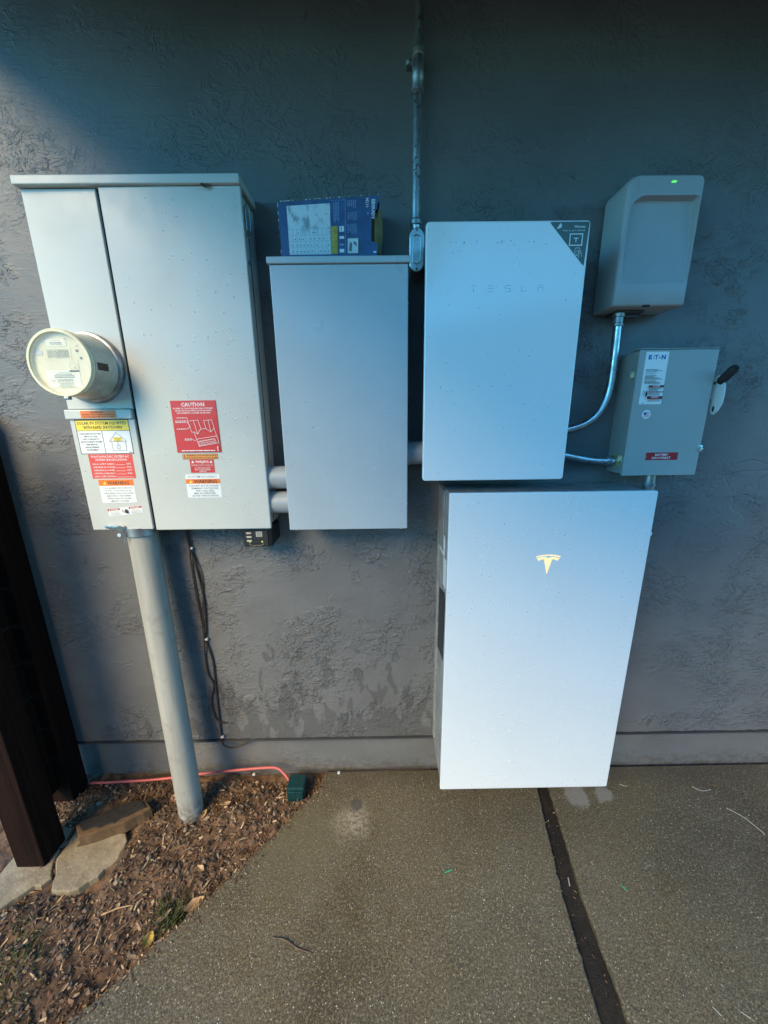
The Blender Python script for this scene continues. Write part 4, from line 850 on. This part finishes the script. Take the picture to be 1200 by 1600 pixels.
def leafmesh(L, w, curl, seed):
    rn = random.Random(seed); v = []; n = 7
    for i in range(n):
        t = i/(n-1); ww = w*math.sin(math.pi*min(.98, .04+t*.94))**.8*.5; x = (t-.5)*L; z = curl*((t-.5)**2)*L*2
        v += [(x, -ww*rn.uniform(.85, 1.1), z+abs(ww)*.55), (x, 0, z), (x, ww*rn.uniform(.85, 1.1), z+abs(ww)*.45)]
    return v, [(i*3+k, i*3+k+1, (i+1)*3+k+1, (i+1)*3+k) for i in range(n-1) for k in range(2)]
def leaf(x, y, L, w, rz, mat, label_, z=None, tx=0., seed=0):
    v, f = leafmesh(L, w, .35, seed); o = MB().add(v, f, True).build('fallen_leaf', MAT[mat], auto=False)
    o.location = (x, y, (float(soil_h(x, y))+.006 if z is None else z)); o.rotation_euler = (tx, .1, rz); tag(o, label_, 'leaf', 'fallen leaves'); return o
leaf(-.720, -.503, .040, .030, 1.5, 'leaf_yel', 'broad yellow leaf on the bark chips', tx=.5, seed=1)
leaf(-.725, -.142, .050, .022, 1.2, 'leaf_tan', 'tan leaf standing against the foot of the riser pipe', tx=.3, seed=2)
leaf(-.620, -.420, .060, .028, .7, 'leaf_tan', 'curled tan leaf at the slab edge beside the grass tuft', tx=.4, seed=3)
leaf(-.665, -.512, .052, .030, .3, 'leaf_pink', 'pale leaf cluster at the slab edge below the grass tuft', tx=-.3, seed=4)
leaf(-.700, -.455, .05, .014, .9, 'leaf_pink', 'narrow pale leaf left of the grass tuft', seed=5)
leaf(-.868, -.075, .04, .024, 2.0, 'leaf_pink', 'pale leaf near the wall left of the riser pipe', seed=6)
leaf(-.640, -.108, .034, .022, .6, 'leaf_tan', 'small tan leaf right of the riser pipe', seed=7)
leaf(-.745, -.615, .042, .014, 1.0, 'leaf_yel', 'narrow yellow leaf by the lower slab edge', seed=8)
leaf(-.640, -.328, .035, .020, 2.6, 'leaf_tan', 'tan leaf in the middle of the bark chips', seed=9)
leaf(-.442, -.1245, .024, .013, .2, 'leaf_brn', 'tiny dead leaf stuck under the meter panel top cap', z=2.072, tx=1.4, seed=10)

rnd = random.Random(8); mb = MB(); pb = MB()
def inbed(x, y): return x < edge_x(y)-.004 and y < .005 and not (-1.19 < x < -.945 and -.37 < y < -.10 and (x+y*.3) < -1.0)
k = 0
while k < 6500:
    x = rnd.uniform(-1.35, -.27); y = rnd.uniform(-.95, .008)
    spill = rnd.random() < .035
    if spill: x = edge_x(y)+abs(rnd.gauss(0, .022))
    if not spill and (not inbed(x, y) or (x+.77)**2+(y+.125)**2 < .0024): continue
    if y > -.03 and spill: continue
    k += 1; big = rnd.random()*(.88 if spill else 1.04)
    L = rnd.uniform(.006, .017) if big < .9 else rnd.uniform(.018, .042); w = L*rnd.uniform(.18, .55) if big < .9 else rnd.uniform(.003, .008); t = rnd.uniform(.0012, .0035)
    R_ = Matrix.Rotation(rnd.uniform(0, 6.3), 3, 'Z') @ Matrix.Rotation(rnd.gauss(0, .45), 3, 'Y') @ Matrix.Rotation(rnd.gauss(0, .5), 3, 'X')
    c = Vector((x, y, .002 if spill else float(soil_h(x, y))+rnd.uniform(.0005, .006)))
    if spill: R_ = Matrix.Rotation(rnd.uniform(0, 6.3), 3, 'Z'); L *= .7; w *= .7
    e = rnd.uniform(.3, 1.)
    v = [c+R_ @ Vector(q) for q in ((-L/2, -w/2*e, 0), (L*.1, -w/2, t*.6), (L/2, 0, 0), (L*.05, w/2, t*.4), (-L/2, w/2*e, 0), (0, 0, -t))]
    mb.add(v, [(0, 1, 3, 4), (1, 2, 3), (0, 5, 1), (1, 5, 2), (2, 5, 3), (3, 5, 4), (4, 5, 0)])
for k in range(150):       # small dry leaf pieces among the chips
    x = rnd.uniform(-1.25, -.3); y = rnd.uniform(-.75, -.01)
    if not inbed(x, y): continue
    v, f = leafmesh(rnd.uniform(.012, .03), rnd.uniform(.006, .014), .4, k); R_ = Matrix.Rotation(rnd.uniform(0, 6.3), 3, 'Z') @ Matrix.Rotation(rnd.gauss(0, .5), 3, 'X'); c = Vector((x, y, float(soil_h(x, y))+.007))
    mb.add([c+R_ @ Vector(q) for q in v], f, True)
o = mb.build('bark_chips', MAT['chips'], kind='stuff'); tag(o, 'brown bark chips and twigs scattered over the soil bed', 'bark chips')
k = 0
while k < 1700:
    x = rnd.uniform(-1.35, -.27); y = rnd.uniform(-.95, .008)
    if not inbed(x, y): continue
    k += 1; r = rnd.uniform(.0025, .0065) if rnd.random() < .93 else rnd.uniform(.007, .013); c = Vector((x, y, float(soil_h(x, y))+r*.3)); v = []
    s_ = [rnd.uniform(.7, 1.3) for _ in range(3)]
    for a, b, d in ((1, 0, 0), (-1, 0, 0), (0, 1, 0), (0, -1, 0), (0, 0, 1), (0, 0, -1), (.62, .62, .45), (-.62, .62, .45), (-.62, -.62, .45), (.62, -.62, .45)):
        q = rnd.uniform(.8, 1.15); v.append(c+Vector((a*s_[0], b*s_[1], d*s_[2]*.75))*r*q)
    pb.add(v, [(4, 6, 7), (4, 7, 8), (4, 8, 9), (4, 9, 6), (6, 0, 2), (6, 2, 7), (7, 2, 1), (7, 1, 8), (8, 1, 3), (8, 3, 9), (9, 3, 0), (9, 0, 6), (0, 5, 2), (2, 5, 1), (1, 5, 3), (3, 5, 0)])
o = pb.build('pebbles', MAT['pebbles'], kind='stuff'); tag(o, 'small brown pebbles and clods on the soil bed', 'pebbles')
mb = MB()
for (cx, cy, n, sp) in ((-.676, -.450, 620, .030), (-1.10, -.54, 420, .055), (-1.02, -.66, 200, .06)):
    for k in range(n):
        x = rnd.gauss(cx, sp); y = rnd.gauss(cy, sp*.9)
        if x > edge_x(y)+.004: continue
        z = float(soil_h(x, y)); h = rnd.uniform(.008, .030); a = rnd.uniform(0, 6.3); w = .0011; l = Vector((rnd.gauss(0, .35), rnd.gauss(0, .35), 1))*h; s_ = Vector((math.cos(a)*w, math.sin(a)*w, 0)); p = Vector((x, y, z))
        mb.add([p-s_, p+s_, p+l*.6+s_*.7, p+l+Vector((l.x, l.y, 0))*.5, p+l*.6-s_*.7], [(0, 1, 2, 3, 4)])
o = mb.build('grass_tufts', MAT['grass'], kind='stuff'); tag(o, 'short green grass tufts at the edge of the slab', 'grass')
mb = MB()
for k in range(55):
    t = rnd.random(); y = -.08-1.0*t; x = .60+rnd.uniform(-.02, .055)+(y*.13)+.035; a = rnd.uniform(0, 3.14); L = rnd.uniform(.001, .006); s_ = Vector((math.cos(a), math.sin(a), 0))*L; n_ = Vector((-s_.y, s_.x, 0)).normalized()*rnd.uniform(.0008, .0022); p = Vector((x, y, -.0155))
    mb.add([p-s_-n_, p+s_-n_, p+s_+n_, p-s_+n_, p+Vector((0, 0, .002))], [(0, 1, 4), (1, 2, 4), (2, 3, 4), (3, 0, 4)])
o = mb.build('joint_debris', MAT['chips'], kind='stuff'); tag(o, 'small bits of debris lying in the dark slab joint', 'debris')

def bit(pts, r, mat, label_, nm='wire_scrap'):
    o = MB().tube(bez([(x, y, r+.0002+z) for x, y, z in pts], 5), r, 8).build(nm, MAT[mat]); recenter(o); return tag(o, label_, 'wire scrap', 'wire scraps on the concrete')
bit([(.196, -.360, 0), (.221, -.351, 0)], .0022, 'green_bit', 'bright green wire scrap on the concrete left of the joint')
bit([(.766, -.403, 0), (.774, -.419, 0)], .0016, 'green_bit', 'thin green wire scrap on the concrete right of the joint')
bit([(1.325, -.166, 0), (1.345, -.187, .001), (1.362, -.209, .001), (1.381, -.262, 0)], .0013, 'white_bit', 'long white wire scrap at the right edge of the concrete')
bit([(1.262, -.077, 0), (1.275, -.092, .001), (1.293, -.098, .001), (1.327, -.092, 0)], .0014, 'white_bit', 'curved white wire scrap near the wall at right')
bit([(.972, -.062, 0), (.985, -.069, 0), (1.0, -.072, 0)], .0012, 'white_bit', 'tiny white wire scrap just right of the battery')
bit([(.840, -.662, 0), (.850, -.678, 0)], .0012, 'white_bit', 'pale wire scrap in the lower right of the concrete')
bit([(.905, -.672, 0), (.92, -.683, 0)], .0012, 'white_bit', 'pale wire scrap nearest the bottom right corner')
bit([(.606, -.376, -.008), (.600, -.398, -.008)], .002, 'white_bit', 'white wire scrap lying in the slab joint')
mb = MB(); rn = random.Random(6)
for k in range(46):
    x, y = (rn.uniform(.03, .19), rn.uniform(-.07, -.01)) if k < 9 else (rn.uniform(-.5, 1.4), rn.uniform(-.66, -.05))
    if x < edge_x(y)+.03 or .54 < x-y*.0 < .69: continue
    r = rn.uniform(.0012, .0036); a = rn.uniform(0, 6)
    mb.add([(x+r*rn.uniform(.6, 1.2)*math.cos(a+q), y+r*rn.uniform(.6, 1.2)*math.sin(a+q), .0006) for q in (0, 1.2, 2.5, 3.7, 5)]+[(x, y, .0025)], [(0, 1, 5), (1, 2, 5), (2, 3, 5), (3, 4, 5), (4, 0, 5)])
o = mb.build('paint_flakes', MAT['white_bit'], kind='stuff'); tag(o, 'tiny white flakes scattered on the concrete', 'debris')
o = MB().tube(bez([(-.345, -.512, .0015), (-.30, -.520, .004), (-.26, -.538, .003), (-.215, -.548, .0015)], 5), [.0006]+[.0022]*7+[.0016]*7+[.0005], 6).build('twig', MAT['leaf_brn']); recenter(o); tag(o, 'thin dark twig lying on the concrete slab', 'twig')
for i, (x, y, L, rz, lab) in enumerate(((-.86, -.43, .085, .25, 'thin pale twig lying across the bark chips at left'), (-.79, -.335, .09, .35, 'brown twig below the flagstone'), (-.875, -.49, .045, 1.8, 'short thick twig standing out of the bark chips'))):
    z = float(soil_h(x, y))+.008; d = Vector((math.cos(rz), math.sin(rz), .04))*L/2; c = Vector((x, y, z))
    o = MB().tube([c-d, c+Vector((0, .003, .002)), c+d], [.0022, .0026, .0014], 7).build('twig', MAT['leaf_tan'] if i != 1 else MAT['wood']); recenter(o); tag(o, lab, 'twig')
